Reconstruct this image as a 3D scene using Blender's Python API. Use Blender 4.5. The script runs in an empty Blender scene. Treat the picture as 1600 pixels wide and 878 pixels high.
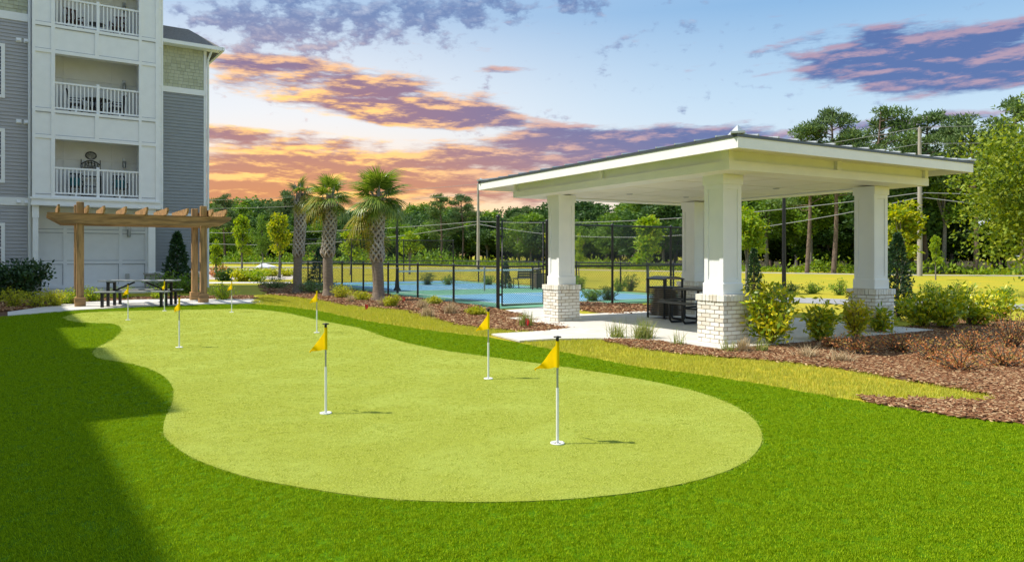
import bpy, bmesh, math, random
import numpy as np
from mathutils import Vector, Matrix

R = math.radians
scene = bpy.context.scene
C = scene.collection

# ------------------------------------------------------------------ camera
EYE = 1.5                      # camera height in metres
F = 1150.0                     # focal length in pixels of a 1600 px wide frame
HOR = 400.0                    # row of the horizon
cam_d = bpy.data.cameras.new('camera')
cam_d.sensor_width = 36.0
cam_d.lens = 36.0 * F / 1600.0
cam_d.shift_y = -(439.0 - HOR) / 1600.0
cam_d.clip_end = 6000
cam = bpy.data.objects.new('camera', cam_d)
C.objects.link(cam)
cam.location = (0, 0, EYE)
cam.rotation_euler = (R(90), 0, 0)
scene.camera = cam

# ------------------------------------------------------------------ sky
SUN_EL = 55.0
SUN_TO = Vector((0.998, 0.06, 0)).normalized()      # way the light travels over the ground
world = bpy.data.worlds.new('World')
scene.world = world
world.use_nodes = True
wn, wl = world.node_tree.nodes, world.node_tree.links
wn.clear()


def sock(nt, x, target):
    if isinstance(x, (int, float)):
        target.default_value = x
    elif isinstance(x, (tuple, list)):
        target.default_value = x
    else:
        nt.links.new(x, target)


def M(op, a, b=None, c=None, nt=world.node_tree, clamp=False):
    n = nt.nodes.new('ShaderNodeMath')
    n.operation = op
    n.use_clamp = clamp
    for i, v in enumerate((a, b, c)):
        if v is not None:
            sock(nt, v, n.inputs[i])
    return n.outputs[0]


def MIX(f, a, b, nt=world.node_tree):
    n = nt.nodes.new('ShaderNodeMix')
    n.data_type = 'RGBA'
    sock(nt, f, n.inputs[0])
    for v, i in ((a, 6), (b, 7)):
        if isinstance(v, (tuple, list)) and len(v) == 3:
            v = (*v, 1)
        sock(nt, v, n.inputs[i])
    return n.outputs[2]


def SMOOTH(x, lo, hi, nt=world.node_tree):
    n = nt.nodes.new('ShaderNodeMapRange')
    n.interpolation_type = 'SMOOTHSTEP'
    sock(nt, x, n.inputs[0])
    n.inputs[1].default_value = lo
    n.inputs[2].default_value = hi
    return n.outputs[0]


tc = wn.new('ShaderNodeTexCoord')
sep = wn.new('ShaderNodeSeparateXYZ')
wl.new(tc.outputs['Generated'], sep.inputs[0])
dx, dy, dz = sep.outputs
el = M('MULTIPLY', M('ARCSINE', dz), 57.2958)
az = M('MULTIPLY', M('ARCTAN2', dx, dy), 57.2958)

nish = wn.new('ShaderNodeTexSky')
nish.sky_type = 'NISHITA'
nish.sun_disc = False
nish.sun_elevation = R(SUN_EL)
nish.sun_rotation = math.atan2(-SUN_TO.x, -SUN_TO.y)
nish_s = wn.new('ShaderNodeVectorMath')
nish_s.operation = 'SCALE'
wl.new(nish.outputs[0], nish_s.inputs[0])
nish_s.inputs[3].default_value = 0.085

ramp = wn.new('ShaderNodeValToRGB')          # evening colours by height above the horizon
wl.new(M('DIVIDE', el, 60.0), ramp.inputs[0])
cr = ramp.color_ramp
cr.elements[0].position = 0.0
cr.elements[0].color = (0.58, 0.63, 0.68, 1)
cr.elements[1].position = 1.0
cr.elements[1].color = (0.38, 0.51, 0.68, 1)
for p, col in ((0.12, (0.53, 0.64, 0.72)), (0.20, (0.38, 0.54, 0.69)), (0.30, (0.19, 0.37, 0.60)), (0.45, (0.33, 0.47, 0.66))):
    e = cr.elements.new(p)
    e.color = (*col, 1)
# warm glow low in the sky round the sunset, paler above it
gaz = M('EXPONENT', M('MULTIPLY', M('POWER', M('DIVIDE', M('ADD', az, 17.0), 24.0), 2.0), -1.0))
glow_lo = M('MULTIPLY', gaz, SMOOTH(el, 11.0, 2.0))
glow_hi = M('MULTIPLY', gaz, SMOOTH(el, 25.0, 8.0))
base = MIX(0.85, nish_s.outputs[0], ramp.outputs[0])
base = MIX(M('MULTIPLY', glow_hi, 0.75), base, (0.74, 0.70, 0.68))
base = MIX(M('MULTIPLY', glow_lo, 0.95), base, (0.92, 0.52, 0.14))


def noise3(sx, sz, ox, detail=7, rough=0.55, scale=1.0, oz=0.0):
    cmb = wn.new('ShaderNodeCombineXYZ')
    wl.new(M('MULTIPLY_ADD', dx, sx, ox), cmb.inputs[0])
    wl.new(M('MULTIPLY', dy, sx), cmb.inputs[1])
    wl.new(M('MULTIPLY_ADD', dz, sz, oz), cmb.inputs[2])
    n = wn.new('ShaderNodeTexNoise')
    n.inputs['Scale'].default_value = scale
    n.inputs['Detail'].default_value = detail
    n.inputs['Roughness'].default_value = rough
    wl.new(cmb.outputs[0], n.inputs['Vector'])
    return n.outputs[0]


def bank(a, e, ra, re, tilt=0.0, amp=0.4):
    # more cloud inside an oval part of the sky
    ee = M('SUBTRACT', el, M('MULTIPLY_ADD', M('SUBTRACT', az, a), tilt, e))
    q = M('ADD', M('POWER', M('DIVIDE', M('SUBTRACT', az, a), ra), 2.0), M('POWER', M('DIVIDE', ee, re), 2.0))
    return M('MULTIPLY', M('MAXIMUM', M('SUBTRACT', 1.0, q), 0.0), amp)


def total(xs):
    s = xs[0]
    for x in xs[1:]:
        s = M('ADD', s, x)
    return s


warm = M('MULTIPLY', M('EXPONENT', M('MULTIPLY', M('POWER', M('DIVIDE', M('ADD', az, 15.0), 17.0), 2.0), -1.0)), SMOOTH(el, 19.0, 11.0))
low = SMOOTH(el, 11.0, 4.0)
# long banks of stratocumulus
nA = noise3(11.0, 54.0, 3.1, 14, 0.62)
nB = noise3(11.0, 54.0, 3.1, 14, 0.62, oz=0.34)
covA = total([bank(-12, 12.2, 13, 2.6, -0.06, 0.40), bank(-4, 10.6, 11, 1.3, -0.05, 0.34), bank(-20, 8.6, 9, 1.1, 0.0, 0.34), bank(-2, 7.2, 26, 2.4, 0.03, 0.42), bank(-14, 4.6, 26, 1.6, 0.0, 0.36),
              bank(-20, 5.6, 14, 2.4, 0.0, 0.30), bank(-20, 14.2, 9, 1.1, 0.05, 0.26),
              bank(30, 13.0, 13, 3.0, -0.09, 0.50), bank(12, 9.0, 15, 1.3, 0.0, 0.36), bank(-0.8, 14.2, 3.6, 0.5, 0, 0.25),
              bank(31, 9.0, 9, 0.8, 0.0, 0.22)])
dA = SMOOTH(M('ADD', nA, covA), 0.63, 0.85)
# small broken puffs higher up
nC = noise3(34.0, 62.0, 9.7, 8, 0.60)
nD = noise3(34.0, 62.0, 9.7, 8, 0.60, oz=0.35)
covC = total([bank(-9, 18.4, 16, 3.4, 0.06, 0.26), bank(-19, 15.6, 9, 2.2, 0.0, 0.22), bank(15, 16.0, 10, 2.0, -0.2, 0.07), bank(5.5, 18.8, 3, 1.0, -0.1, 0.2)])
dC = M('MULTIPLY', SMOOTH(M('ADD', nC, covC), 0.59, 0.78), 0.95)


def shade(n0, n1, k):
    return M('MULTIPLY_ADD', M('SUBTRACT', n0, n1), k, 0.40, clamp=True)


dark = MIX(warm, (0.065, 0.115, 0.29), (0.25, 0.125, 0.17))
dark = MIX(M('MULTIPLY', low, gaz), dark, (0.50, 0.21, 0.10))
lit = MIX(warm, (0.55, 0.33, 0.34), (1.0, 0.56, 0.15))
lightA = shade(nA, nB, 3.8)
lightC = shade(nC, nD, 1.6)
thin = SMOOTH(M('ADD', nA, covA), 0.95, 0.72)
colA = MIX(M('MULTIPLY', M('MULTIPLY_ADD', warm, 0.45, 0.55), SMOOTH(M('ADD', M('MULTIPLY', lightA, 0.85), M('MULTIPLY', thin, 0.22)), 0.28, 0.84)), dark, lit)
colC = MIX(M('MULTIPLY', SMOOTH(lightC, 0.3, 0.95), 0.75), MIX(warm, (0.10, 0.16, 0.33), (0.26, 0.16, 0.22)), MIX(warm, (0.42, 0.48, 0.60), (0.85, 0.50, 0.30)))
skyc = MIX(M('MULTIPLY', dC, 0.9), base, colC)
skyc = MIX(M('MULTIPLY', dA, 0.93), skyc, colA)
bg = wn.new('ShaderNodeBackground')
bg.inputs[1].default_value = 1.0
wl.new(skyc, bg.inputs[0])
wo = wn.new('ShaderNodeOutputWorld')
wl.new(bg.outputs[0], wo.inputs[0])

# ------------------------------------------------------------------ sun and exposure
sd = bpy.data.lights.new('sun', 'SUN')
sd.energy = 4.3
sd.angle = R(0.55)
sd.color = (1.0, 0.93, 0.82)
sun = bpy.data.objects.new('sun', sd)
C.objects.link(sun)
_dir = Vector((SUN_TO.x * math.cos(R(SUN_EL)), SUN_TO.y * math.cos(R(SUN_EL)), -math.sin(R(SUN_EL))))
sun.rotation_euler = _dir.to_track_quat('-Z', 'Y').to_euler()
sun.location = (-30, -5, 40)
vs = scene.view_settings
vs.view_transform = 'Standard'
vs.look = 'None'
vs.exposure = 0.5
vs.gamma = 1.0
vs.use_curve_mapping = False
scene.cycles.use_denoising = True
scene.cycles.max_bounces = 6
scene.cycles.transparent_max_bounces = 4

# ------------------------------------------------------------------ helpers
rng = random.Random(7)


def gp(px, py, z=0.0):
    """ground point (metres) under a row and column of the survey photograph"""
    d = F * (EYE - z) / (py - HOR)
    return Vector(((px - 800.0) / F * d, d, z))


def at(px, d, z=0.0):
    return Vector(((px - 800.0) / F * d, d, z))


def zat(py, d):
    return EYE + (HOR - py) / F * d


def mat(name, col=(0.5, 0.5, 0.5), rough=0.6, metal=0.0, spec=0.5):
    m = bpy.data.materials.new(name)
    m.use_nodes = True
    b = m.node_tree.nodes['Principled BSDF']
    b.inputs['Base Color'].default_value = (*col, 1)
    b.inputs['Roughness'].default_value = rough
    b.inputs['Metallic'].default_value = metal
    b.inputs['Specular IOR Level'].default_value = spec
    return m


def nmat(name, cols, scale=8.0, detail=5.0, rough=0.7, bump=0.0, bscale=None, stretch=None, lo=0.3, hi=0.7, coord='Object', spec=0.3, metal=0.0, bdist=0.02, extra=None):
    """principled material with colours mixed by noise and a fine bump"""
    m = mat(name, cols[0], rough, metal, spec)
    nt = m.node_tree
    b = nt.nodes['Principled BSDF']
    t = nt.nodes.new('ShaderNodeTexCoord')
    vec = t.outputs[coord]
    if stretch:
        mp = nt.nodes.new('ShaderNodeMapping')
        mp.inputs['Scale'].default_value = stretch
        nt.links.new(vec, mp.inputs[0])
        vec = mp.outputs[0]
    n = nt.nodes.new('ShaderNodeTexNoise')
    n.inputs['Scale'].default_value = scale
    n.inputs['Detail'].default_value = detail
    nt.links.new(vec, n.inputs['Vector'])
    rp = nt.nodes.new('ShaderNodeValToRGB')
    nt.links.new(n.outputs[0], rp.inputs[0])
    k = len(cols)
    rp.color_ramp.elements[0].position = lo
    rp.color_ramp.elements[0].color = (*cols[0], 1)
    rp.color_ramp.elements[1].position = hi
    rp.color_ramp.elements[1].color = (*cols[-1], 1)
    for i in range(1, k - 1):
        e_ = rp.color_ramp.elements.new(lo + (hi - lo) * i / (k - 1))
        e_.color = (*cols[i], 1)
    out = rp.outputs[0]
    if extra:                                   # second, larger pattern: (scale, colour, amount)
        n2 = nt.nodes.new('ShaderNodeTexNoise')
        n2.inputs['Scale'].default_value = extra[0]
        n2.inputs['Detail'].default_value = 4
        nt.links.new(vec, n2.inputs['Vector'])
        out = MIX(M('MULTIPLY', SMOOTH(n2.outputs[0], 0.42, 0.66, nt), extra[2], nt=nt), out, extra[1], nt)
    nt.links.new(out, b.inputs['Base Color'])
    if bump:
        n3 = nt.nodes.new('ShaderNodeTexNoise')
        n3.inputs['Scale'].default_value = bscale or scale * 3
        n3.inputs['Detail'].default_value = 4
        nt.links.new(vec, n3.inputs['Vector'])
        bp = nt.nodes.new('ShaderNodeBump')
        bp.inputs['Strength'].default_value = bump
        bp.inputs['Distance'].default_value = bdist
        nt.links.new(n3.outputs[0], bp.inputs['Height'])
        nt.links.new(bp.outputs[0], b.inputs['Normal'])
    return m


def leafmat(name, cols, trans=0.35, rough=0.55, spec=0.25, island=True, tint=None, hue=0.49, val=1.5, mottle=None):
    """foliage: colour varies from leaf to leaf, some light comes through"""
    m = bpy.data.materials.new(name)
    m.use_nodes = True
    nt = m.node_tree
    b = nt.nodes['Principled BSDF']
    rp = nt.nodes.new('ShaderNodeValToRGB')
    if island:
        g = nt.nodes.new('ShaderNodeNewGeometry')
        src = g.outputs['Random Per Island']
    else:
        g = nt.nodes.new('ShaderNodeObjectInfo')
        src = g.outputs['Random']
    nt.links.new(src, rp.inputs[0])
    rp.color_ramp.elements[0].color = (*cols[0], 1)
    rp.color_ramp.elements[1].color = (*cols[-1], 1)
    for i in range(1, len(cols) - 1):
        e_ = rp.color_ramp.elements.new(i / (len(cols) - 1))
        e_.color = (*cols[i], 1)
    col = rp.outputs[0]
    oi = nt.nodes.new('ShaderNodeObjectInfo')
    if tint:                                    # each plant as a whole leans towards another colour
        col = MIX(M('MULTIPLY', oi.outputs['Random'], tint[1], nt=nt), col, tint[0], nt)
    if mottle:                                  # broad uneven patches of the pile: (scale, colour, amount)
        gg = nt.nodes.new('ShaderNodeNewGeometry')
        nn = nt.nodes.new('ShaderNodeTexNoise')
        nn.inputs['Scale'].default_value = mottle[0]
        nn.inputs['Detail'].default_value = 5
        nn.inputs['Roughness'].default_value = 0.65
        nt.links.new(gg.outputs['Position'], nn.inputs['Vector'])
        col = MIX(M('MULTIPLY', SMOOTH(nn.outputs[0], 0.40, 0.66, nt), mottle[2], nt=nt), col, mottle[1], nt)
    nt.links.new(col, b.inputs['Base Color'])
    b.inputs['Roughness'].default_value = rough
    b.inputs['Specular IOR Level'].default_value = spec
    tr = nt.nodes.new('ShaderNodeBsdfTranslucent')
    hs = nt.nodes.new('ShaderNodeHueSaturation')
    hs.inputs['Value'].default_value = val
    hs.inputs['Saturation'].default_value = 1.1
    hs.inputs['Hue'].default_value = hue
    nt.links.new(col, hs.inputs['Color'])
    nt.links.new(hs.outputs[0], tr.inputs[0])
    ms = nt.nodes.new('ShaderNodeMixShader')
    ms.inputs[0].default_value = trans
    nt.links.new(b.outputs[0], ms.inputs[1])
    nt.links.new(tr.outputs[0], ms.inputs[2])
    o = nt.nodes['Material Output']
    nt.links.new(ms.outputs[0], o.inputs[0])
    return m


class MB:
    """collects boxes, prisms and tubes and builds ONE mesh object"""

    def __init__(self):
        self.v, self.f, self.s = [], [], []

    def add(self, vs_, fs, smooth=False):
        o = len(self.v)
        self.v += [tuple(p) for p in vs_]
        for q in fs:
            self.f.append(tuple(i + o for i in q))
            self.s.append(smooth)
        return self

    def box(self, x0, x1, y0, y1, z0, z1):
        vs_ = [(x, y, z) for z in (z0, z1) for y in (y0, y1) for x in (x0, x1)]
        return self.add(vs_, [(0, 2, 3, 1), (4, 5, 7, 6), (0, 1, 5, 4), (2, 6, 7, 3), (0, 4, 6, 2), (1, 3, 7, 5)])

    def cbox(self, x0, x1, y0, y1, z0, z1, c=0.01):
        """box with chamfered vertical edges and top"""
        ring = lambda a, z: [(x0 + a + c, y0 + a, z), (x1 - a - c, y0 + a, z), (x1 - a, y0 + a + c, z), (x1 - a, y1 - a - c, z),
                             (x1 - a - c, y1 - a, z), (x0 + a + c, y1 - a, z), (x0 + a, y1 - a - c, z), (x0 + a, y0 + a + c, z)]
        vs_ = ring(0, z0) + ring(0, z1 - c) + ring(c * 0.8, z1)
        fs = [tuple(range(7, -1, -1)), tuple(range(16, 24))]
        for k in (0, 8):
            fs += [(k + i, k + (i + 1) % 8, k + 8 + (i + 1) % 8, k + 8 + i) for i in range(8)]
        return self.add(vs_, fs)

    def prism(self, poly, z0, z1):
        n = len(poly)
        vs_ = [(p[0], p[1], z0) for p in poly] + [(p[0], p[1], z1) for p in poly]
        a = sum(poly[i][0] * poly[(i + 1) % n][1] - poly[(i + 1) % n][0] * poly[i][1] for i in range(n))
        idx = list(range(n))
        top, bot = [i + n for i in idx], idx[::-1]
        sides = [(i, (i + 1) % n, (i + 1) % n + n, i + n) for i in range(n)]
        if a < 0:
            top, bot = top[::-1], bot[::-1]
            sides = [q[::-1] for q in sides]
        return self.add(vs_, [tuple(top), tuple(bot)] + sides)

    def tube(self, pts, radii, n=8, smooth=True, cap=True):
        pts = [Vector(p) for p in pts]
        if isinstance(radii, (int, float)):
            radii = [radii] * len(pts)
        rings = []
        ref = None
        for i, p in enumerate(pts):
            t = (pts[min(i + 1, len(pts) - 1)] - pts[max(i - 1, 0)]).normalized()
            if ref is None:
                ref = Vector((1, 0, 0)) if abs(t.x) < 0.9 else Vector((0, 1, 0))
            a = (ref - t * ref.dot(t)).normalized()
            ref = a
            b = t.cross(a)
            rings.append([p + (a * math.cos(2 * math.pi * k / n) + b * math.sin(2 * math.pi * k / n)) * radii[i] for k in range(n)])
        vs_ = [q for r_ in rings for q in r_]
        fs = []
        for i in range(len(pts) - 1):
            for k in range(n):
                k2 = (k + 1) % n
                fs.append((i * n + k, i * n + k2, (i + 1) * n + k2, (i + 1) * n + k))
        self.add(vs_, fs, smooth)
        if cap:
            self.add(rings[0], [tuple(range(n - 1, -1, -1))])
            self.add(rings[-1], [tuple(range(n))])
        return self

    def bar(self, p, q, w, h, up=(0, 0, 1)):
        """square bar from p to q"""
        p, q = Vector(p), Vector(q)
        t = (q - p).normalized()
        u_ = Vector(up)
        s_ = t.cross(u_)
        if s_.length < 1e-4:
            s_ = t.cross(Vector((1, 0, 0)))
        s_.normalize()
        n_ = s_.cross(t)
        vs_ = []
        for c_ in (p, q):
            for a, b in ((-1, -1), (1, -1), (1, 1), (-1, 1)):
                vs_.append(c_ + s_ * (a * w / 2) + n_ * (b * h / 2))
        return self.add(vs_, [(3, 2, 1, 0), (4, 5, 6, 7), (0, 1, 5, 4), (1, 2, 6, 5), (2, 3, 7, 6), (3, 0, 4, 7)])

    def lathe(self, prof, n=20, c=(0, 0, 0), smooth=True):
        vs_ = []
        for r_, z in prof:
            for k in range(n):
                a = 2 * math.pi * k / n
                vs_.append((c[0] + r_ * math.cos(a), c[1] + r_ * math.sin(a), c[2] + z))
        fs = []
        for i in range(len(prof) - 1):
            for k in range(n):
                fs.append((i * n + k, i * n + (k + 1) % n, (i + 1) * n + (k + 1) % n, (i + 1) * n + k))
        return self.add(vs_, fs, smooth)

    def mesh(self, name):
        me = bpy.data.meshes.new(name)
        me.from_pydata(self.v, [], self.f)
        me.polygons.foreach_set('use_smooth', self.s)
        me.update()
        return me

    def build(self, name, m, parent=None, loc=(0, 0, 0), rotz=0.0):
        me = self.mesh(name)
        return obj(name, me, m, parent, loc, rotz)


def obj(name, me, m=None, parent=None, loc=(0, 0, 0), rotz=0.0):
    if m is not None and not me.materials:
        me.materials.append(m)
    o = bpy.data.objects.new(name, me)
    C.objects.link(o)
    o.parent = parent
    o.location = loc
    o.rotation_euler = (0, 0, rotz)
    return o


def tag(o, label=None, cat=None, group=None, kind=None):
    for k, v in (('label', label), ('category', cat), ('group', group), ('kind', kind)):
        if v:
            o[k] = v
    return o


def thing(name, label, cat, loc=(0, 0, 0), rotz=0.0, group=None):
    o = bpy.data.objects.new(name, None)
    C.objects.link(o)
    o.location = loc
    o.rotation_euler = (0, 0, rotz)
    return tag(o, label, cat, group)


def copy_tree(o, parent=None):
    c_ = o.copy()
    C.objects.link(c_)
    c_.parent = parent
    for ch in list(o.children):
        copy_tree(ch, c_)
    return c_


def quads(name, V, m=None, tri=False, smooth=False):
    """mesh of many separate faces from an (N, k, 3) array"""
    V = np.asarray(V, dtype=np.float32)
    N, k = V.shape[0], V.shape[1]
    me = bpy.data.meshes.new(name)
    me.vertices.add(N * k)
    me.vertices.foreach_set('co', V.reshape(-1))
    me.loops.add(N * k)
    me.loops.foreach_set('vertex_index', np.arange(N * k, dtype=np.int32))
    me.polygons.add(N)
    me.polygons.foreach_set('loop_start', np.arange(0, N * k, k, dtype=np.int32))
    me.polygons.foreach_set('loop_total', np.full(N, k, dtype=np.int32))
    me.update(calc_edges=True)
    if m:
        me.materials.append(m)
    return me


def unit(a):
    return a / np.maximum(np.linalg.norm(a, axis=1, keepdims=True), 1e-6)


def leaves(P, nr, length, width, up=0.3, out=None, outw=0.5, fold=0.0):
    """diamond leaves at points P: random lie, leaning up and outwards"""
    n = len(P)
    d = nr.normal(size=(n, 3))
    d = unit(d)
    d[:, 2] += up
    if out is not None:
        d += outw * out
    d = unit(d)
    s = unit(np.cross(d, unit(nr.normal(size=(n, 3)))))
    L = (length * nr.uniform(0.7, 1.3, n))[:, None]
    W = (width * nr.uniform(0.7, 1.3, n))[:, None]
    mid = P + d * L * 0.45
    return np.stack([P, mid + s * W / 2, P + d * L, mid - s * W / 2], axis=1)


def smooth_poly(pts, k=6):
    """closed Catmull-Rom outline through the points"""
    n = len(pts)
    out = []
    for i in range(n):
        p0, p1, p2, p3 = (Vector(pts[(i + j - 1) % n]) for j in range(4))
        for j in range(k):
            t = j / k
            out.append(0.5 * ((2 * p1) + (p2 - p0) * t + (2 * p0 - 5 * p1 + 4 * p2 - p3) * t * t + (3 * p1 - p0 - 3 * p2 + p3) * t ** 3))
    return out


def inpoly(P, poly):
    x, y = P[:, 0], P[:, 1]
    c_ = np.zeros(len(P), bool)
    n = len(poly)
    for i in range(n):
        x0, y0 = poly[i][0], poly[i][1]
        x1, y1 = poly[i - 1][0], poly[i - 1][1]
        if y0 == y1:
            continue
        cond = ((y0 > y) != (y1 > y)) & (x < (x1 - x0) * (y - y0) / (y1 - y0) + x0)
        c_ ^= cond
    return c_


def sheet(name, poly, z, m, skirt=0.03):
    """thin ground sheet with a low edge"""
    bm = bmesh.new()
    vs_ = [bm.verts.new((p[0], p[1], z)) for p in poly]
    f = bm.faces.new(vs_)
    if f.normal.z < 0:
        f.normal_flip()
    bm.normal_update()
    if f.normal.z < 0:
        f.normal_flip()
    r_ = bmesh.ops.extrude_face_region(bm, geom=[f])
    for g in r_['geom']:
        if isinstance(g, bmesh.types.BMVert):
            g.co.z = z
    for v_ in vs_:
        v_.co.z = z - skirt
    bmesh.ops.triangulate(bm, faces=bm.faces[:])
    bmesh.ops.recalc_face_normals(bm, faces=bm.faces[:])
    me = bpy.data.meshes.new(name)
    bm.to_mesh(me)
    bm.free()
    return tag(obj(name, me, m), kind='structure')


def scatter(name, P, yaw, scl, src_mesh, label, cat, parent=None):
    """one mass of small pieces: instances of src_mesh on points"""
    P = np.asarray(P, np.float32)
    me = bpy.data.meshes.new(name)
    me.vertices.add(len(P))
    me.vertices.foreach_set('co', P.reshape(-1))
    for an, arr in (('yaw', yaw), ('scl', scl)):
        a = me.attributes.new(an, 'FLOAT', 'POINT')
        a.data.foreach_set('value', np.asarray(arr, np.float32))
    o = bpy.data.objects.new(name, me)
    C.objects.link(o)
    src = bpy.data.objects.new(name + '_piece', src_mesh)
    g = bpy.data.node_groups.new(name, 'GeometryNodeTree')
    g.interface.new_socket('Geometry', in_out='INPUT', socket_type='NodeSocketGeometry')
    g.interface.new_socket('Geometry', in_out='OUTPUT', socket_type='NodeSocketGeometry')
    gi, go = g.nodes.new('NodeGroupInput'), g.nodes.new('NodeGroupOutput')
    ip = g.nodes.new('GeometryNodeInstanceOnPoints')
    oi = g.nodes.new('GeometryNodeObjectInfo')
    oi.inputs['Object'].default_value = src
    oi.inputs['As Instance'].default_value = True
    na, nb = g.nodes.new('GeometryNodeInputNamedAttribute'), g.nodes.new('GeometryNodeInputNamedAttribute')
    na.data_type = nb.data_type = 'FLOAT'
    na.inputs[0].default_value = 'yaw'
    nb.inputs[0].default_value = 'scl'
    cx = g.nodes.new('ShaderNodeCombineXYZ')
    g.links.new(na.outputs[0], cx.inputs[2])
    m2p = g.nodes.new('GeometryNodeMeshToPoints')
    g.links.new(gi.outputs[0], m2p.inputs[0])
    g.links.new(m2p.outputs[0], ip.inputs['Points'])
    g.links.new(oi.outputs['Geometry'], ip.inputs['Instance'])
    g.links.new(cx.outputs[0], ip.inputs['Rotation'])
    g.links.new(nb.outputs[0], ip.inputs['Scale'])
    g.links.new(ip.outputs[0], go.inputs[0])
    md = o.modifiers.new('scatter', 'NODES')
    md.node_group = g
    o.parent = parent
    return tag(o, label, cat, kind='stuff')

# ------------------------------------------------------------------ materials
WHITE = nmat('white_paint', [(0.83, 0.82, 0.81), (0.87, 0.86, 0.85)], 3, rough=0.5, lo=0.35, hi=0.65)
TRIM = nmat('pavilion_paint', [(0.79, 0.81, 0.84), (0.84, 0.855, 0.87)], 2.5, rough=0.45, lo=0.35, hi=0.65)
CREAM = nmat('ceiling_paint', [(0.76, 0.75, 0.70), (0.82, 0.81, 0.76)], 2.0, rough=0.55, lo=0.35, hi=0.65)
GREY = nmat('grey_siding', [(0.40, 0.385, 0.395), (0.46, 0.445, 0.455)], 2, rough=0.65, stretch=(1, 1, 8), lo=0.3, hi=0.7)
GREYR = nmat('slate_siding', [(0.27, 0.28, 0.29), (0.32, 0.33, 0.34)], 2, rough=0.65, stretch=(1, 1, 8), lo=0.3, hi=0.7)
SHING = leafmat('cream_shingle', [(0.42, 0.42, 0.30), (0.52, 0.52, 0.39), (0.47, 0.48, 0.35)], trans=0.0, rough=0.8)
ROOFM = nmat('roof_shingle', [(0.10, 0.095, 0.09), (0.20, 0.19, 0.18), (0.14, 0.13, 0.125)], 14, rough=0.9, bump=0.4)
STONE = nmat('stone_base', [(0.30, 0.28, 0.25), (0.42, 0.40, 0.37)], 5, rough=0.85, bump=0.3)
GLASS = mat('window_glass', (0.05, 0.06, 0.075), 0.06, 0, 0.9)
BLACK = mat('black_metal', (0.012, 0.012, 0.013), 0.42, 0.0, 0.5)
DARKM = nmat('dark_coated_metal', [(0.08, 0.077, 0.072), (0.12, 0.115, 0.11)], 12, rough=0.45)
STEELGREY = nmat('grey_tabletop', [(0.30, 0.30, 0.29), (0.42, 0.42, 0.41)], 9, rough=0.5)
TIMBER = nmat('treated_timber', [(0.2655, 0.1498, 0.0594), (0.4753, 0.2801, 0.1188), (0.3634, 0.2019, 0.079)], 5.0, detail=7, rough=0.75, bump=0.35, stretch=(3, 3, 0.35), lo=0.28, hi=0.7, extra=(3.0, (0.10, 0.07, 0.04), 0.6))
TIMBERH = nmat('treated_timber_beam', [(0.2655, 0.1498, 0.0594), (0.4753, 0.2801, 0.1188), (0.3634, 0.2019, 0.079)], 5.0, detail=7, rough=0.75, bump=0.35, stretch=(0.35, 3, 3), lo=0.28, hi=0.7, extra=(3.0, (0.10, 0.07, 0.04), 0.6))
CONC = nmat('concrete', [(0.52, 0.50, 0.46), (0.64, 0.62, 0.58)], 2.5, detail=8, rough=0.85, bump=0.15, bscale=60, lo=0.3, hi=0.7, bdist=0.004)
ASPH = nmat('path_asphalt', [(0.25, 0.25, 0.26), (0.33, 0.33, 0.34)], 3, rough=0.9)
ROADM = nmat('road_surface', [(0.36, 0.35, 0.33), (0.46, 0.45, 0.42)], 1.5, rough=0.9)
YELLOW = leafmat('yellow_flag_cloth', [(0.93, 0.70, 0.0), (0.94, 0.74, 0.002)], 0.45, rough=0.7, spec=0.1, hue=0.5, val=1.1)
REDM = mat('red_marker_film', (0.72, 0.02, 0.03), 0.5)
POLEW = mat('white_fibreglass', (0.78, 0.79, 0.78), 0.3)
ALU = mat('dull_aluminium', (0.42, 0.43, 0.44), 0.38, 0.8)
COURTB = nmat('blue_court_paint', [(0.11, 0.28, 0.42), (0.15, 0.34, 0.47)], 1.2, rough=0.8)
COURTG = nmat('green_court_paint', [(0.10, 0.27, 0.17), (0.14, 0.33, 0.21)], 1.2, rough=0.8)
LINEW = mat('court_line', (0.72, 0.74, 0.74), 0.8)
MORTAR = nmat('mortar', [(0.36, 0.28, 0.20), (0.46, 0.37, 0.27)], 20, rough=0.9)
BRICKM = [nmat('painted_brick_%s' % n_, [c0, c1], 9, rough=0.7, bump=0.25, bscale=60, bdist=0.004) for n_, c0, c1 in
          (('pale', (0.72, 0.69, 0.62), (0.80, 0.78, 0.72)), ('white', (0.78, 0.76, 0.71), (0.84, 0.83, 0.79)), ('buff', (0.62, 0.57, 0.48), (0.74, 0.70, 0.62)))]
ROOFMET = mat('grey_roof_metal', (0.50, 0.53, 0.56), 0.35, 0.35)
BARKP = nmat('pine_bark', [(0.10, 0.068, 0.048), (0.21, 0.155, 0.12)], 6, rough=0.9, bump=0.5)
BARKG = nmat('grey_bark', [(0.12, 0.11, 0.095), (0.22, 0.20, 0.18)], 6, rough=0.9, bump=0.5)
PALMT = nmat('palm_trunk', [(0.17, 0.13, 0.10), (0.30, 0.24, 0.19)], 7, rough=0.9, bump=0.7, stretch=(1, 1, 5))
BOOTM = leafmat('palm_leaf_base', [(0.30, 0.25, 0.20), (0.50, 0.45, 0.38), (0.36, 0.31, 0.26), (0.58, 0.53, 0.46)], trans=0.0, rough=0.85)
WOODP = nmat('utility_pole_wood', [(0.26, 0.235, 0.21), (0.40, 0.37, 0.33)], 5, rough=0.9, stretch=(3, 3, 0.3))
SHADOWLINE = mat('grey_shadow_line', (0.33, 0.34, 0.37), 0.6)  # painted shade: grey for the shadow lines along the battens
WIRE = mat('cable', (0.22, 0.23, 0.24), 0.5)


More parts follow.
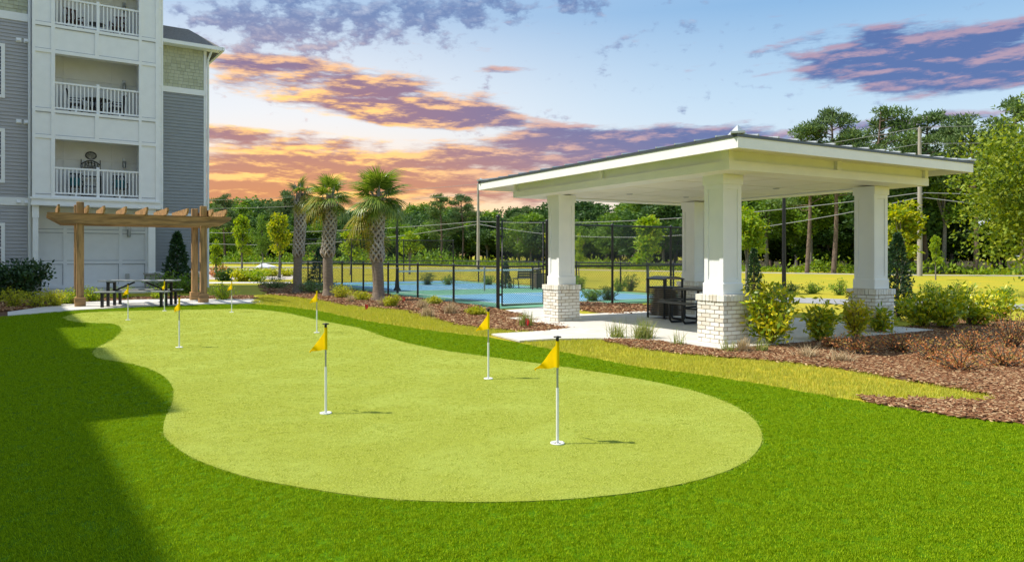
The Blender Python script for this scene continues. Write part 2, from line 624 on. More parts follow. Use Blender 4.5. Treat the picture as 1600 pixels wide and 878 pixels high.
def turfmat(name, cols, scale, rough=0.75, bump=0.5, extra=None):
    return nmat(name, cols, scale, detail=8, rough=rough, bump=bump, bscale=scale * 1.6, lo=0.3, hi=0.7, spec=0.05, bdist=0.012, extra=extra)


GREENM = turfmat('putting_turf', [(0.091, 0.1311, 0.0073), (0.3625, 0.4008, 0.06), (0.2024, 0.2562, 0.0169)], 110, bump=0.8, extra=(1.3, (0.36, 0.43, 0.085), 0.5))
FRINGEM = turfmat('fringe_turf_base', [(0.0344, 0.0899, 0.0002), (0.1034, 0.2106, 0.0006)], 60)
LAWNM = turfmat('lawn_soil_and_grass', [(0.11, 0.12, 0.012), (0.40, 0.37, 0.035), (0.26, 0.28, 0.02)], 14, extra=(0.35, (0.46, 0.34, 0.03), 0.6))
MULCHM = nmat('mulch_base', [(0.03, 0.013, 0.006), (0.15, 0.075, 0.042), (0.07, 0.034, 0.018)], 45, detail=6, rough=0.95, bump=0.9, bscale=60)
GRAVELM = nmat('pale_gravel', [(0.36, 0.30, 0.25), (0.58, 0.52, 0.46)], 20, rough=0.95, bump=0.5)

# ------------------------------------------------------------------ the ground
g_ = MB()
gx = [-1500, -300, -80, -40, -20, -10, 0, 10, 20, 40, 80, 300, 1500]
gy = [-300, -60, -10, 0, 10, 20, 30, 45, 60, 90, 150, 400, 2500]
for i in range(len(gx) - 1):
    for j in range(len(gy) - 1):
        g_.add([(gx[i], gy[j], 0), (gx[i + 1], gy[j], 0), (gx[i + 1], gy[j + 1], 0), (gx[i], gy[j + 1], 0)], [(0, 1, 2, 3)])
tag(g_.build('ground', LAWNM), kind='structure')

GREEN_PX = [(100, 497), (128, 490), (200, 487), (300, 485), (385, 484), (440, 489), (500, 502), (560, 514), (612, 531), (680, 547), (760, 559), (850, 571),
            (950, 586), (1050, 605), (1120, 625), (1170, 651), (1190, 680), (1183, 708), (1150, 733), (1090, 754), (1000, 772), (900, 783), (800, 788),
            (700, 788), (600, 783), (500, 770), (400, 752), (330, 731), (285, 709), (258, 684), (257, 660), (269, 632), (270, 608), (256, 590), (228, 576),
            (192, 568), (160, 563), (145, 555), (152, 545), (176, 532), (190, 517), (180, 508), (150, 506), (116, 504)]
GREEN = [(p.x, p.y) for p in smooth_poly([gp(*q) for q in GREEN_PX], 6)]
TURF_PX = [(1700, 676), (1600, 665), (1500, 655), (1380, 635), (1300, 622), (1200, 604), (1100, 588), (1000, 575), (900, 556), (850, 545), (800, 535), (760, 528),
           (690, 520), (620, 510), (560, 500), (500, 487), (440, 479), (395, 475.5), (330, 476.5), (230, 480), (110, 486.5), (12, 495)]
TURF = [gp(*q) for q in TURF_PX]
TURF = [(p.x, p.y) for p in TURF] + [(-15.0, 13.5), (-13.0, 6.0), (-11.5, -3.0), (10.0, -3.0), (11.0, 5.0)]
SLAB_PX = [(12, 494.5), (110, 486), (230, 479.5), (330, 476), (412, 474), (408, 472), (330, 471), (300, 470), (230, 472), (110, 478.5), (12, 490)]
sheet('turf', TURF, 0.012, FRINGEM)
sheet('putting_green', GREEN, 0.020, GREENM)
sheet('pergola_slab', [gp(*q)[:2] for q in [(12, 494.5), (110, 486), (230, 479.5), (330, 476), (412, 474), (400, 468.5), (290, 468), (200, 469.5), (112, 474), (12, 489)]], 0.03, CONC)

BED_L = [gp(*q)[:2] for q in [(408, 446), (424, 462), (462, 465), (503, 470), (539, 478), (575, 481), (640, 487), (672, 497), (720, 509), (767, 515), (841, 520), (893, 514),
                              (850, 505), (815, 494), (790, 486), (776, 483.5), (696, 474), (640, 465.5), (575, 457), (520, 450.5), (470, 445.5), (435, 443)]]
BED_R = [gp(*q)[:2] for q in [(944, 533), (1000, 546), (1060, 553), (1120, 558), (1210, 565), (1312, 577), (1390, 591), (1480, 606), (1560, 621), (1555, 628), (1465, 629),
                              (1390, 625), (1350, 624), (1375, 633.5), (1500, 654), (1600, 664), (1720, 678), (1760, 560), (1620, 505), (1500, 498), (1427, 512), (1300, 527), (1165, 543), (1080, 541), (1020, 532)]]
BED_B = [gp(*q)[:2] for q in [(862, 478), (905, 484), (960, 493), (1040, 488), (1100, 484), (1100, 477), (1000, 477), (920, 474), (862, 471)]]
BED_P = [gp(*q)[:2] for q in [(-60, 487), (10, 488), (112, 474), (200, 469.5), (290, 468), (400, 468.5), (395, 463.5), (320, 464), (230, 465), (60, 470), (-60, 475)]]
BED_W = [gp(*q)[:2] for q in [(-80, 500), (12, 499), (20, 493), (10, 488.5), (-80, 490)]]
BED_D = [gp(*q)[:2] for q in [(322, 437), (455, 437), (470, 428), (455, 421), (322, 421)]]
for nm, pl, m_ in (('planting_bed_palms', BED_L, MULCHM), ('planting_bed_pavilion', BED_R, MULCHM), ('planting_bed_court', BED_B, MULCHM),
                   ('planting_bed_pergola', BED_P, MULCHM), ('planting_bed_corner', BED_W, MULCHM), ('planting_bed_gravel', BED_D, GRAVELM)):
    sheet(nm, pl, 0.016 if nm != 'planting_bed_pavilion' else 0.02, m_)
sheet('path', [gp(*q)[:2] for q in [(1120, 462), (1240, 465.5), (1330, 468.5), (1420, 471), (1700, 479), (1700, 488), (1420, 479), (1300, 475.5), (1200, 472), (1120, 469)]], 0.02, ASPH)
sheet('road', [(-140, 119), (-60, 108), (0, 84), (30, 57), (60, 46), (61, 48), (31, 58.6), (1, 86), (-59, 111), (-140, 124)], 0.03, ROADM)
sheet('forest_floor', [(-150, 172), (-95, 160), (-60, 148), (-25, 130), (0, 110), (14, 88), (27, 72), (46, 60), (90, 42), (160, 60), (160, 260), (-150, 300)], 0.02, nmat('leaf_litter', [(0.03, 0.025, 0.012), (0.07, 0.06, 0.025)], 3, rough=0.95, spec=0.05))
sheet('garden_path', [gp(*q)[:2] for q in [(322, 443.5), (455, 443), (455, 441.5), (322, 441.5)]], 0.03, CONC)

# ------------------------------------------------------------------ pavilion frame and court frame
PAV = Vector((3.476, 12.1, 0))
PA = R(30.5)
U2, V2 = Vector((math.cos(PA), math.sin(PA), 0)), Vector((-math.sin(PA), math.cos(PA), 0))


def pv(u, v, z=0.0):
    return PAV + U2 * u + V2 * v + Vector((0, 0, z))


SLABP = [pv(*q)[:2] for q in [(-0.45, -0.38), (5.4, -0.38), (5.4, 6.3), (-0.45, 6.3)]]
sheet('pavilion_slab', SLABP, 0.05, CONC)
WALK = [gp(*q)[:2] for q in [(768, 524.5), (812, 535.5), (860, 532.5), (935, 531.5), (1030, 535), (1075, 541), (1050, 520), (980, 502), (905, 492), (862, 480), (845, 482), (790, 486.5), (815, 494), (850, 505), (893, 514.5), (841, 520)]]
sheet('walkway', WALK, 0.04, CONC)

# ------------------------------------------------------------------ the apartment building
BO = Vector((-16.39, 29.0, 0))
BA = R(35)
bld = thing('apartment_building', 'white and grey apartment building with stacked balconies and panelled tower', 'building', BO, BA)


def bpart(name, mb, m):
    return mb.build(name, m, bld)


def lap(mb, x0, x1, y, z0, z1, step=0.135, proud=0.032):
    """lapped boards on a wall facing -y"""
    z = z0
    while z < z1 - 0.01:
        zt = min(z + step, z1)
        mb.add([(x0, y - proud, z), (x1, y - proud, z), (x1, y - 0.002, zt), (x0, y - 0.002, zt)], [(0, 1, 2, 3)])
        mb.add([(x0, y - proud, z), (x0, y, z), (x1, y, z), (x1, y - proud, z)], [(0, 1, 2, 3)])
        z += step


def shingles(mb, x0, x1, y, z0, z1, step=0.145):
    z, row = z0, 0
    while z < z1 - 0.02:
        zt = min(z + step, z1)
        x = x0 - rng.uniform(0, 0.15)
        while x < x1:
            w = rng.uniform(0.13, 0.24)
            a, b = max(x, x0) + 0.006, min(x + w, x1) - 0.006
            if b > a + 0.02:
                dz_ = rng.uniform(-0.008, 0.008)
                pr = rng.uniform(0.018, 0.026)
                mb.add([(a, y - pr, z + dz_), (b, y - pr, z + dz_), (b, y - 0.003, zt), (a, y - 0.003, zt), (a, y, z + dz_), (b, y, z + dz_)],
                       [(0, 1, 2, 3), (4, 5, 1, 0)])
            x += w
        z += step


XL, XR = -2.11, 2.26            # white balcony tower
OL, OR = -1.375, 1.52           # balcony opening
FL = [3.82, 7.09, 10.36]        # balcony floors
OH = 2.16
# grey wall left of the tower, lapped boards, cream shingles above
b = MB(); b.box(-10.2, XL, 0.62, 8, 0, 14); bpart('wall', b, GREY)
b = MB(); lap(b, -10.2, XL - 0.12, 0.62, 0.75, 3.42); lap(b, -10.2, XL - 0.12, 0.62, 3.72, 10.45); tag(bpart('lap_siding', b, GREY), kind='stuff')
b = MB(); shingles(b, -5.2, XL - 0.12, 0.62, 10.75, 13.9); tag(bpart('shingle_siding', b, SHING), kind='stuff')
for z0, z1 in ((3.42, 3.72), (10.45, 10.75)):
    b = MB(); b.box(-10.2, XL - 0.02, 0.57, 0.62, z0, z1); bpart('trim_band', b, WHITE)
b = MB(); b.box(-10.2, XL - 0.02, 0.56, 0.62, 0, 0.75); bpart('stone_plinth', b, STONE)
for z0, z1 in ((0.85, 2.75), (4.25, 6.3), (7.45, 9.5), (11.2, 13.0)):
    for x1 in (-2.95, -6.4):
        wd = MB(); x0 = x1 - 1.35
        wd.box(x0, x1, 0.55, 0.62, z0, z0 + 0.12).box(x0, x1, 0.55, 0.62, z1 - 0.12, z1).box(x0, x0 + 0.12, 0.55, 0.62, z0 + 0.12, z1 - 0.12).box(x1 - 0.12, x1, 0.55, 0.62, z0 + 0.12, z1 - 0.12)
        wd.box(x0 + 0.12, x1 - 0.12, 0.585, 0.615, (z0 + z1) / 2 - 0.03, (z0 + z1) / 2 + 0.03)
        w_ = wd.build('window', WHITE, bld)
        pn = MB(); pn.box(x0 + 0.12, x1 - 0.12, 0.595, 0.61, z0 + 0.12, z1 - 0.12); pn.build('pane', GLASS, w_)
for z in (3.57, 6.62, 9.72):
    for x in (-2.52, -2.27):
        b = MB(); b.box(x - 0.09, x + 0.09, 0.56, 0.615, z - 0.08, z + 0.08)
        b.add([(x - 0.06, 0.56, z - 0.05), (x + 0.06, 0.56, z - 0.05), (x + 0.06, 0.46, z - 0.05), (x - 0.06, 0.46, z - 0.05), (x - 0.06, 0.56, z + 0.06), (x + 0.06, 0.56, z + 0.06)],
              [(0, 1, 2, 3), (3, 2, 5, 4), (0, 3, 4), (1, 5, 2)])
        bpart('wall_vent', b, WHITE)
b = MB(); b.tube([(XL - 0.07, 0.52, 0.2), (XL - 0.07, 0.52, 14)], 0.05, 8); bpart('downspout', b, WHITE)

# the tower: pilasters, spandrels, battens
b = MB(); b.box(XL, OL, 0, 0.3, 3.72, 14); bpart('pilaster', b, WHITE)
b = MB(); b.box(OR, XR, 0, 0.3, 3.72, 14); bpart('pilaster', b, WHITE)
b = MB(); b.box(XL, XL + 0.25, 0.3, 2.2, 3.72, 14); b.box(XR - 0.25, XR, 0.3, 2.2, 3.72, 14); bpart('tower_side_wall', b, WHITE)
for k in range(3):
    lo = FL[k] + OH if k < 3 else 0
    hi = FL[k + 1] if k < 2 else 14
    b = MB(); b.box(OL, OR, 0.002, 0.3, lo, hi); sp = bpart('spandrel', b, WHITE)
    b = MB()
    b.box(OL, OR, -0.045, 0.0, lo, lo + 0.13)
    b.box(OL, OR, -0.045, 0.0, hi - 0.11, hi)
    b.box(-0.04, 0.10, -0.044, 0.0, lo + 0.13, hi - 0.11)
    b.build('batten', WHITE, sp)
    sl_ = MB()  # grey strips draw the shadow lines at the horizontal battens
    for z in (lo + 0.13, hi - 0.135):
        sl_.box(OL + 0.02, -0.04, -0.03, 0.0, z, z + 0.022); sl_.box(0.10, OR - 0.02, -0.03, 0.0, z, z + 0.022)
    tag(sl_.build('shadow_line', SHADOWLINE, sp), kind='stuff')
b = MB(); b.box(OL, OR, 0.002, 0.3, 3.72, FL[0]); bpart('spandrel', b, WHITE)
for xa, xb in ((XL, OL), (OR, XR)):
    b = MB()
    b.box(xa, xa + 0.10, -0.047, 0, 3.72, 14); b.box(xb - 0.13, xb, -0.047, 0, 3.72, 14)
    for k in range(3):
        for z in (FL[k] + OH + 0.0, FL[k] - 0.1):
            if z > 3.8:
                b.box(xa + 0.10, xb - 0.13, -0.047, 0, z, z + 0.13)
    bt = bpart('batten', b, WHITE)
    sl_ = MB()  # batten shadow lines on the pilasters, put in as grey strips
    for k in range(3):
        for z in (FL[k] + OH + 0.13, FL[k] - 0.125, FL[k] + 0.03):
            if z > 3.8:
                sl_.box(xa + 0.10, xb - 0.13, -0.03, 0, z, z + 0.022)
    tag(sl_.build('shadow_line', SHADOWLINE, bt), kind='stuff')
b = MB()
b.box(XL - 0.03, XR + 0.03, -0.07, 2.2, 3.46, 3.72)
b.box(XL - 0.07, XR + 0.07, -0.12, 0.0, 3.66, 3.735)
b.box(XL - 0.05, XR + 0.05, -0.095, 0.0, 3.42, 3.50)
bpart('tower_cornice', b, WHITE)
b = MB(); b.box(XL - 0.4, XR + 0.4, -0.4, 8, 14.0, 14.25); bpart('tower_eave', b, WHITE)

PIC_BAL = {}
BRN = mat('brown_chair_wood', (0.10, 0.045, 0.035), 0.6)
for k in range(3):
    z = FL[k]
    b = MB()
    b.box(OL - 0.3, OR + 0.3, 1.6, 1.75, z, z + OH + 0.4)                      # back wall
    b.box(OL - 0.3, OL - 0.15, 0.3, 1.6, z, z + OH + 0.4); b.box(OR + 0.15, OR + 0.3, 0.3, 1.6, z, z + OH + 0.4)
    bpart('balcony_wall', b, WHITE)
    b = MB(); b.box(OL - 0.3, OR + 0.3, 0.3, 1.75, z - 0.2, z); bpart('balcony_floor', b, CONC)
    b = MB(); b.box(OL - 0.3, OR + 0.3, 0.3, 1.75, z + OH + 0.4, z + OH + 0.48); bpart('balcony_ceiling', b, WHITE)
    b = MB()
    for x in (OL + 0.42, OR - 0.75):
        b.box(x - 0.045, x + 0.045, 1.565, 1.6, z, z + OH + 0.38)
    b.box(OL - 0.1, OR + 0.1, 1.561, 1.6, z + 1.58, z + 1.69)
    bpart('wall_batten', b, WHITE)
    b = MB()
    b.box(OL - 0.0, OR + 0.0, 0.05, 0.14, z + 1.03, z + 1.10)
    rail = bpart('balcony_railing', b, WHITE)
    b = MB(); b.box(OL, OR, 0.065, 0.125, z + 0.07, z + 0.13); b.build('bottom_rail', WHITE, rail)
    b = MB(); b.cbox(0.02, 0.13, 0.04, 0.15, z, z + 1.17, 0.012); b.build('railing_post', WHITE, rail)
    bal = MB(); bal.box(-0.02, 0.02, -0.02, 0.02, 0, 0.90)
    bme = bal.mesh('baluster')
    n_ = 22
    for i in range(n_):
        x = OL + 0.07 + (OR - OL - 0.14) * i / (n_ - 1)
        if abs(x - 0.075) > 0.07:
            obj('baluster', bme, WHITE, rail, (x, 0.095, z + 0.13))
    for x in (OL + 0.7, OR - 0.68):
        b = MB(); b.box(x - 0.03, x + 0.03, 0.07, 0.12, z, z + 0.07); b.build('railing_foot', WHITE, rail)
    b = MB(); b.box(OR - 0.40, OR - 0.28, 1.54, 1.6, z + 1.62, z + 1.78).lathe([(0.05, 1.36), (0.065, 1.40), (0.07, 1.62), (0.03, 1.66)], 10, (OR - 0.34, 1.48, z)); bpart('wall_lamp', b, ALU)

# ground floor under the tower: recessed panelled wall, posts on stone
b = MB(); b.box(XL, XR + 0.3, 1.7, 1.9, 0.18, 3.46); bpart('recess_wall', b, WHITE)
b = MB()
for x in (XL + 0.0, -1.0, 1.0, 2.0):
    b.box(x, x + 0.13, 1.655, 1.7, 0.18, 3.45)
for z in (0.2, 1.18, 2.45, 3.32):
    b.box(XL, XR + 0.3, 1.659, 1.7, z, z + 0.12)
bt = bpart('wall_batten', b, WHITE)
sl_ = MB()  # shadow lines round the recess panels, painted as thin grey strips
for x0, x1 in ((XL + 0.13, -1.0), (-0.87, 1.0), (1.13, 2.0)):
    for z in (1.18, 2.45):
        sl_.box(x0, x1, 1.67, 1.7, z - 0.022, z); sl_.box(x0, x1, 1.67, 1.7, z + 0.12, z + 0.142)
    sl_.box(x1 - 0.02, x1, 1.67, 1.7, 0.32, 1.158)
tag(sl_.build('shadow_line', SHADOWLINE, bt), kind='stuff')
b = MB(); b.box(1.28, 1.46, 1.62, 1.7, 2.62, 2.86).lathe([(0.06, 2.3), (0.07, 2.34), (0.075, 2.62)], 10, (1.37, 1.6, 0)); bpart('wall_lamp', b, ALU)
b = MB(); b.box(1.25, 1.40, 1.64, 1.68, 0.55, 0.75); bpart('outlet_cover', b, ALU)
b = MB(); b.box(XL - 0.3, XR + 0.4, -0.25, 1.9, 0.0, 0.18); bpart('porch_slab', b, CONC)
for x0, x1 in ((XL + 0.02, XL + 0.2), (XR - 0.38, XR - 0.12)):
    b = MB(); b.box(x0, x1, 0.05, 0.3, 0.78, 3.42); b.box(x0 - 0.02, x1 + 0.02, 0.03, 0.32, 2.95, 3.42); bpart('porch_post', b, WHITE)
    b = MB(); b.box(x0 - 0.1, x1 + 0.1, -0.06, 0.4, 0.18, 0.74); b.box(x0 - 0.14, x1 + 0.14, -0.1, 0.44, 0.74, 0.80); bpart('post_pedestal', b, STONE)

# right of the tower: narrow white return, then a lower grey wing with roof
b = MB(); b.box(XR, XR + 0.24, 0.5, 1.6, 3.45, 14); bpart('return_wall', b, WHITE)
b = MB()
b.box(XR + 0.0, XR + 0.06, 0.478, 0.5, 3.45, 14); b.box(XR + 0.19, XR + 0.245, 0.478, 0.5, 3.45, 14)
for z in (3.5, 5.3, 6.9, 8.6, 10.2, 11.8):
    b.box(XR + 0.06, XR + 0.19, 0.48, 0.5, z, z + 0.12)
bpart('batten', b, WHITE)
WR = 4.43
b = MB(); b.box(XR, WR, 1.52, 8, 0, 10.7); bpart('wall', b, GREYR)
b = MB(); lap(b, XR + 0.02, WR - 0.1, 1.52, 3.35, 8.6, 0.14)
lap(b, XR + 0.02, WR - 0.1, 1.52, 0.82, 3.2, 0.14); tag(bpart('lap_siding', b, GREYR), kind='stuff')
b = MB(); shingles(b, XR + 0.02, WR - 0.1, 1.52, 8.85, 10.62); tag(bpart('shingle_siding', b, SHING), kind='stuff')
for z0, z1, y_ in ((8.6, 8.84, 1.47), (3.2, 3.35, 1.48), (0.70, 0.82, 1.46)):
    b = MB(); b.box(XR, WR, y_, 1.52, z0, z1); bpart('trim_band', b, WHITE)
b = MB(); b.box(XR, WR + 0.03, 1.45, 1.52, 0, 0.70); bpart('stone_plinth', b, STONE)
b = MB(); b.box(WR - 0.1, WR + 0.02, 1.485, 1.6, 0.7, 10.6); bpart('corner_board', b, WHITE)
b = MB(); b.tube([(WR + 0.07, 1.45, 0.1), (WR + 0.07, 1.45, 10.2), (WR + 0.16, 1.2, 10.55)], 0.05, 8); bpart('downspout', b, WHITE)
b = MB()
e0, e1, ey = XR - 0.1, WR + 0.55, 1.0
b.add([(e0, ey, 10.72), (e1, ey, 10.72), (e1 - 1.0, ey + 1.9, 11.85), (e0, ey + 1.9, 11.85), (e1, 8.4, 10.72), (e1 - 1.0, 6.4, 11.85), (e0, 6.4, 11.85), (e0, 8.4, 10.72)],
      [(0, 1, 2, 3), (1, 4, 5, 2), (3, 2, 5, 6), (6, 5, 4, 7)])
b.add([(e0, ey, 10.66), (e1, ey, 10.66), (e1, 8.4, 10.66), (e0, 8.4, 10.66)], [(3, 2, 1, 0)])
rf = bpart('roof', b, ROOFM)
b = MB(); b.box(e0, e1 + 0.02, ey - 0.1, ey, 10.58, 10.73); b.box(e1, e1 + 0.1, ey - 0.1, 8.4, 10.58, 10.73); b.build('gutter', WHITE, rf)
b = MB(); b.box(e0, e1 - 0.02, ey, 1.5, 10.60, 10.65); b.build('soffit', WHITE, rf)
# the wing of the same building that stands left of the picture and shades the turf
wing = MB()
spans = [(0.6, -10.3, -9.95), (-10.3, -14.5, -10.5), (-14.5, -20.5, -10.1), (-20.5, -38.0, -10.85)]
for t1, t0, s in spans:
    wing.box(s - 12 if t0 > -30 else s - 11, s - 0.4, t0, t1, 0, 13.7)
bpart('wing_wall', wing, WHITE)
for t1, t0, s in spans:
    b = MB(); b.box(s - 12.4, s, t0, t1, 13.7, 14.0); bpart('wing_eave', b, WHITE)
    for z in (0.9, 4.3, 7.6, 10.9):
        t = (t0 + t1) / 2
        b = MB(); b.box(s - 0.4, s - 0.34, t - 0.8, t + 0.8, z, z + 1.9); w_ = bpart('window', b, WHITE)
        b = MB(); b.box(s - 0.36, s - 0.325, t - 0.68, t + 0.68, z + 0.12, z + 1.78); b.build('pane', GLASS, w_)


def bw(x, y, z):
    return BO + Vector((x * math.cos(BA) - y * math.sin(BA), x * math.sin(BA) + y * math.cos(BA), z))


# things on the balconies
def balcony_chair(x, y, z, rot, label, m, slat=True, name='balcony_chair'):
    t = thing(name, label, 'chair', bw(x, y, z), BA + rot)
    s_ = MB(); s_.cbox(-0.24, 0.24, -0.24, 0.24, 0.40, 0.45, 0.01); s_.build('seat', m, t)
    bk = MB()
    for i in range(5):
        xx = -0.2 + 0.1 * i
        bk.bar((xx, 0.22, 0.45), (xx, 0.31, 0.95), 0.06, 0.02)
    bk.bar((-0.24, 0.31, 0.97), (0.24, 0.31, 0.97), 0.05, 0.06)
    bk.build('backrest', m, t)
    for sx in (-1, 1):
        for sy in (-1, 1):
            l = MB(); l.bar((sx * 0.21, sy * 0.21, 0), (sx * 0.21, sy * 0.21, 0.40), 0.04, 0.04); l.build('leg', m, t)
        a = MB(); a.bar((sx * 0.24, -0.2, 0.64), (sx * 0.24, 0.25, 0.64), 0.05, 0.03).bar((sx * 0.24, -0.2, 0.45), (sx * 0.24, -0.2, 0.63), 0.03, 0.03); a.build('armrest', m, t)
    return t


def round_tab(x, y, z, r, h, label, m):
    t = thing('balcony_table', label, 'table', bw(x, y, z), BA)
    a = MB(); a.lathe([(0, h), (r, h), (r, h - 0.03), (0, h - 0.03)], 20); a.build('table_top', m, t)
    a = MB(); a.tube([(0, 0, 0.02), (0, 0, h - 0.03)], 0.03, 8); a.build('stem', m, t)
    a = MB(); a.lathe([(0.22, 0), (0.22, 0.02), (0.05, 0.04)], 14); a.build('base', m, t)


balcony_chair(-0.66, 0.75, FL[2], 0.5, 'brown slatted chair at the left on the top balcony', BRN)
balcony_chair(0.85, 0.75, FL[2], -0.4, 'brown slatted chair at the right on the top balcony', BRN)
round_tab(0.1, 0.85, FL[2], 0.32, 0.5, 'low dark round table between the brown balcony chairs', DARKM)
round_tab(0.1, 0.85, FL[1], 0.5, 0.72, 'dark round dining table on the middle balcony', DARKM)
for x, y, r_, w in ((-0.62, 0.8, 1.4, 'left of'), (0.8, 0.8, -1.4, 'right of'), (0.1, 1.32, 0.0, 'behind')):
    balcony_chair(x, y, FL[1], r_, 'black metal chair %s the round table on the middle balcony' % w, BLACK)
TEAL = mat('teal_cushion', (0.03, 0.16, 0.18), 0.8)
for x, w in ((-0.62, 'left'), (0.95, 'right')):
    c_ = balcony_chair(x, 0.8, FL[0], 0.0, 'black chair with teal cushion at the %s of the lowest balcony' % w, BLACK)
    q = MB(); q.cbox(-0.2, 0.2, 0.10, 0.22, 0.46, 0.80, 0.03); q.build('cushion', TEAL, c_)
rk = thing('shelf_rack', 'dark iron rack with curved scroll top on the lowest balcony', 'rack', bw(-0.05, 1.3, FL[0]), BA)
for z in (0.1, 0.5, 0.9):
    a = MB(); a.box(-0.33, 0.33, -0.14, 0.14, z, z + 0.03); a.build('shelf', BLACK, rk)
for sx in (-0.34, 0.34):
    for sy in (-0.14, 0.14):
        a = MB(); a.tube([(sx, sy, 0), (sx, sy, 1.62 if sy > 0 else 0.95)], 0.015, 6); a.build('upright', BLACK, rk)
a = MB()
arc = [(-0.34 + 0.68 * i / 12, 0.14, 1.42 + 0.16 * math.sin(math.pi * i / 12)) for i in range(13)]
a.tube(arc, 0.022, 6).tube([(-0.34, 0.14, 1.28), (0.34, 0.14, 1.28)], 0.015, 6)
for i in range(1, 12):
    a.tube([(arc[i][0], 0.14, 1.28), (arc[i][0] + 0.03 * (-1) ** i, 0.14, arc[i][2])], 0.010, 5)
a.tube([(0.16 * math.cos(t_ * 0.5236), 0.14, 1.42 + 0.08 * math.sin(t_ * 0.5236)) for t_ in range(13)], 0.012, 5)
a.build('scroll_top', BLACK, rk)
ov = thing('oval_plaque', 'oval dark framed plaque on the wall above the iron rack', 'plaque', bw(-0.03, 1.565, FL[0] + 1.80), BA)
a = MB(); a.tube([(0.19 * math.cos(2 * math.pi * i / 24), 0, 0.15 * math.sin(2 * math.pi * i / 24)) for i in range(25)], 0.022, 6, cap=False); a.build('frame', BLACK, ov)
a = MB(); a.add([(0.185 * math.cos(2 * math.pi * i / 24), 0.008 * (i % 1), 0.145 * math.sin(2 * math.pi * i / 24)) for i in range(24)], [tuple(range(24))])
a.add([(0.185 * math.cos(2 * math.pi * i / 24), 0.01, 0.145 * math.sin(2 * math.pi * i / 24)) for i in range(24)], [tuple(range(23, -1, -1))]); a.build('face', nmat('plaque_face', [(0.12, 0.12, 0.12), (0.5, 0.49, 0.47)], 12, rough=0.6), ov)

# ------------------------------------------------------------------ pergola
PG = Vector((-12.65, 21.56, 0))
PGA = R(33.0)
pg = thing('pergola', 'brown timber pergola with notched rafters over a picnic table', 'pergola', PG, PGA)
W = 3.38
D = 1.5
for x, y in ((0, 0), (W, 0), (0, D), (W, D)):
    a = MB(); a.cbox(x - 0.095, x + 0.095, y - 0.095, y + 0.095, 0.03, 3.08, 0.012); p_ = a.build('post', TIMBER, pg)
    a = MB(); a.cbox(x - 0.14, x + 0.14, y - 0.14, y + 0.14, 0.03, 0.30, 0.012); a.build('post_base', TIMBERH, p_)
for y in (-0.125, 0.125, D - 0.125, D + 0.125):
    a = MB()
    prof = [(-0.82, 2.75), (W + 0.82, 2.75), (W + 0.82, 2.66), (W + 0.45, 2.44), (-0.45, 2.44), (-0.82, 2.66)]
    vs_ = [(x, y - 0.03, z) for x, z in prof] + [(x, y + 0.03, z) for x, z in prof]
    a.add(vs_, [(5, 4, 3, 2, 1, 0), tuple(range(6, 12))] + [(i, (i + 1) % 6, (i + 1) % 6 + 6, i + 6) for i in range(6)])
    a.build('beam', TIMBERH, pg)
nr_ = 9
for i in range(nr_):
    x = -0.55 + (W + 1.1) * i / (nr_ - 1)
    if abs(x) < 0.14 or abs(x - W) < 0.14:
        x += 0.16
    a = MB()
    prof = [(-0.75, 2.95), (D + 0.75, 2.95), (D + 0.75, 2.87), (D + 0.5, 2.752), (-0.5, 2.752), (-0.75, 2.87)]
    vs_ = [(x - 0.025, y, z) for y, z in prof] + [(x + 0.025, y, z) for y, z in prof]
    a.add(vs_, [tuple(range(6)), tuple(range(11, 5, -1))] + [(i_, i_ + 6, (i_ + 1) % 6 + 6, (i_ + 1) % 6) for i_ in range(6)])
    a.build('rafter', TIMBERH, pg)

# picnic table under the pergola
t = thing('picnic_table', 'long grey topped picnic table with black legs under the pergola', 'picnic table', gp(219, 477.5, 0.03), R(8))
for y in (-0.27, -0.09, 0.09, 0.27):
    a = MB(); a.cbox(-1.05, 1.05, y - 0.084, y + 0.084, 0.72, 0.76, 0.006); a.build('top_plank', STEELGREY, t)
for y in (-0.62, 0.62):
    a = MB(); a.cbox(-1.0, 1.0, y - 0.13, y + 0.13, 0.42, 0.455, 0.006); a.build('bench_plank', STEELGREY, t)
for x in (-0.8, 0.8):
    a = MB(); a.bar((x, -0.3, 0.70), (x, 0.3, 0.70), 0.06, 0.05).bar((x, -0.72, 0.40), (x, 0.72, 0.40), 0.06, 0.05); a.build('cross_bar', BLACK, t)
    for y in (-0.66, -0.24, 0.24, 0.66):
        a = MB(); a.bar((x, y, 0), (x, y, 0.40 if abs(y) > 0.5 else 0.70), 0.07, 0.07); a.build('leg', BLACK, t)
    a = MB(); a.bar((x, 0, 0.40), (math.copysign(0.15, x), 0, 0.70), 0.045, 0.045); a.build('brace', BLACK, t)

# ------------------------------------------------------------------ pavilion
pav = thing('pavilion', 'white open pavilion with hipped metal roof on four brick footed columns', 'pavilion', PAV, PA)
SU, SV = 4.1, 4.85              # column spacing
BWD = 0.60                      # brick pedestal width
BH = 0.856
ZT = 2.86                       # underside of the beam
Z0 = 0.05
bricks_mesh = {}


def brick_mesh(lx, ly, lz):
    key = (round(lx, 3), round(ly, 3), round(lz, 3))
    if key not in bricks_mesh:
        out = []
        for m_ in BRICKM:
            b_ = MB(); b_.cbox(-lx / 2, lx / 2, -ly / 2, ly / 2, -lz / 2, lz / 2, 0.004)
            me = b_.mesh('brick'); me.materials.append(m_); out.append(me)
        bricks_mesh[key] = out
    return rng.choices(bricks_mesh[key], (5, 4, 3))[0]


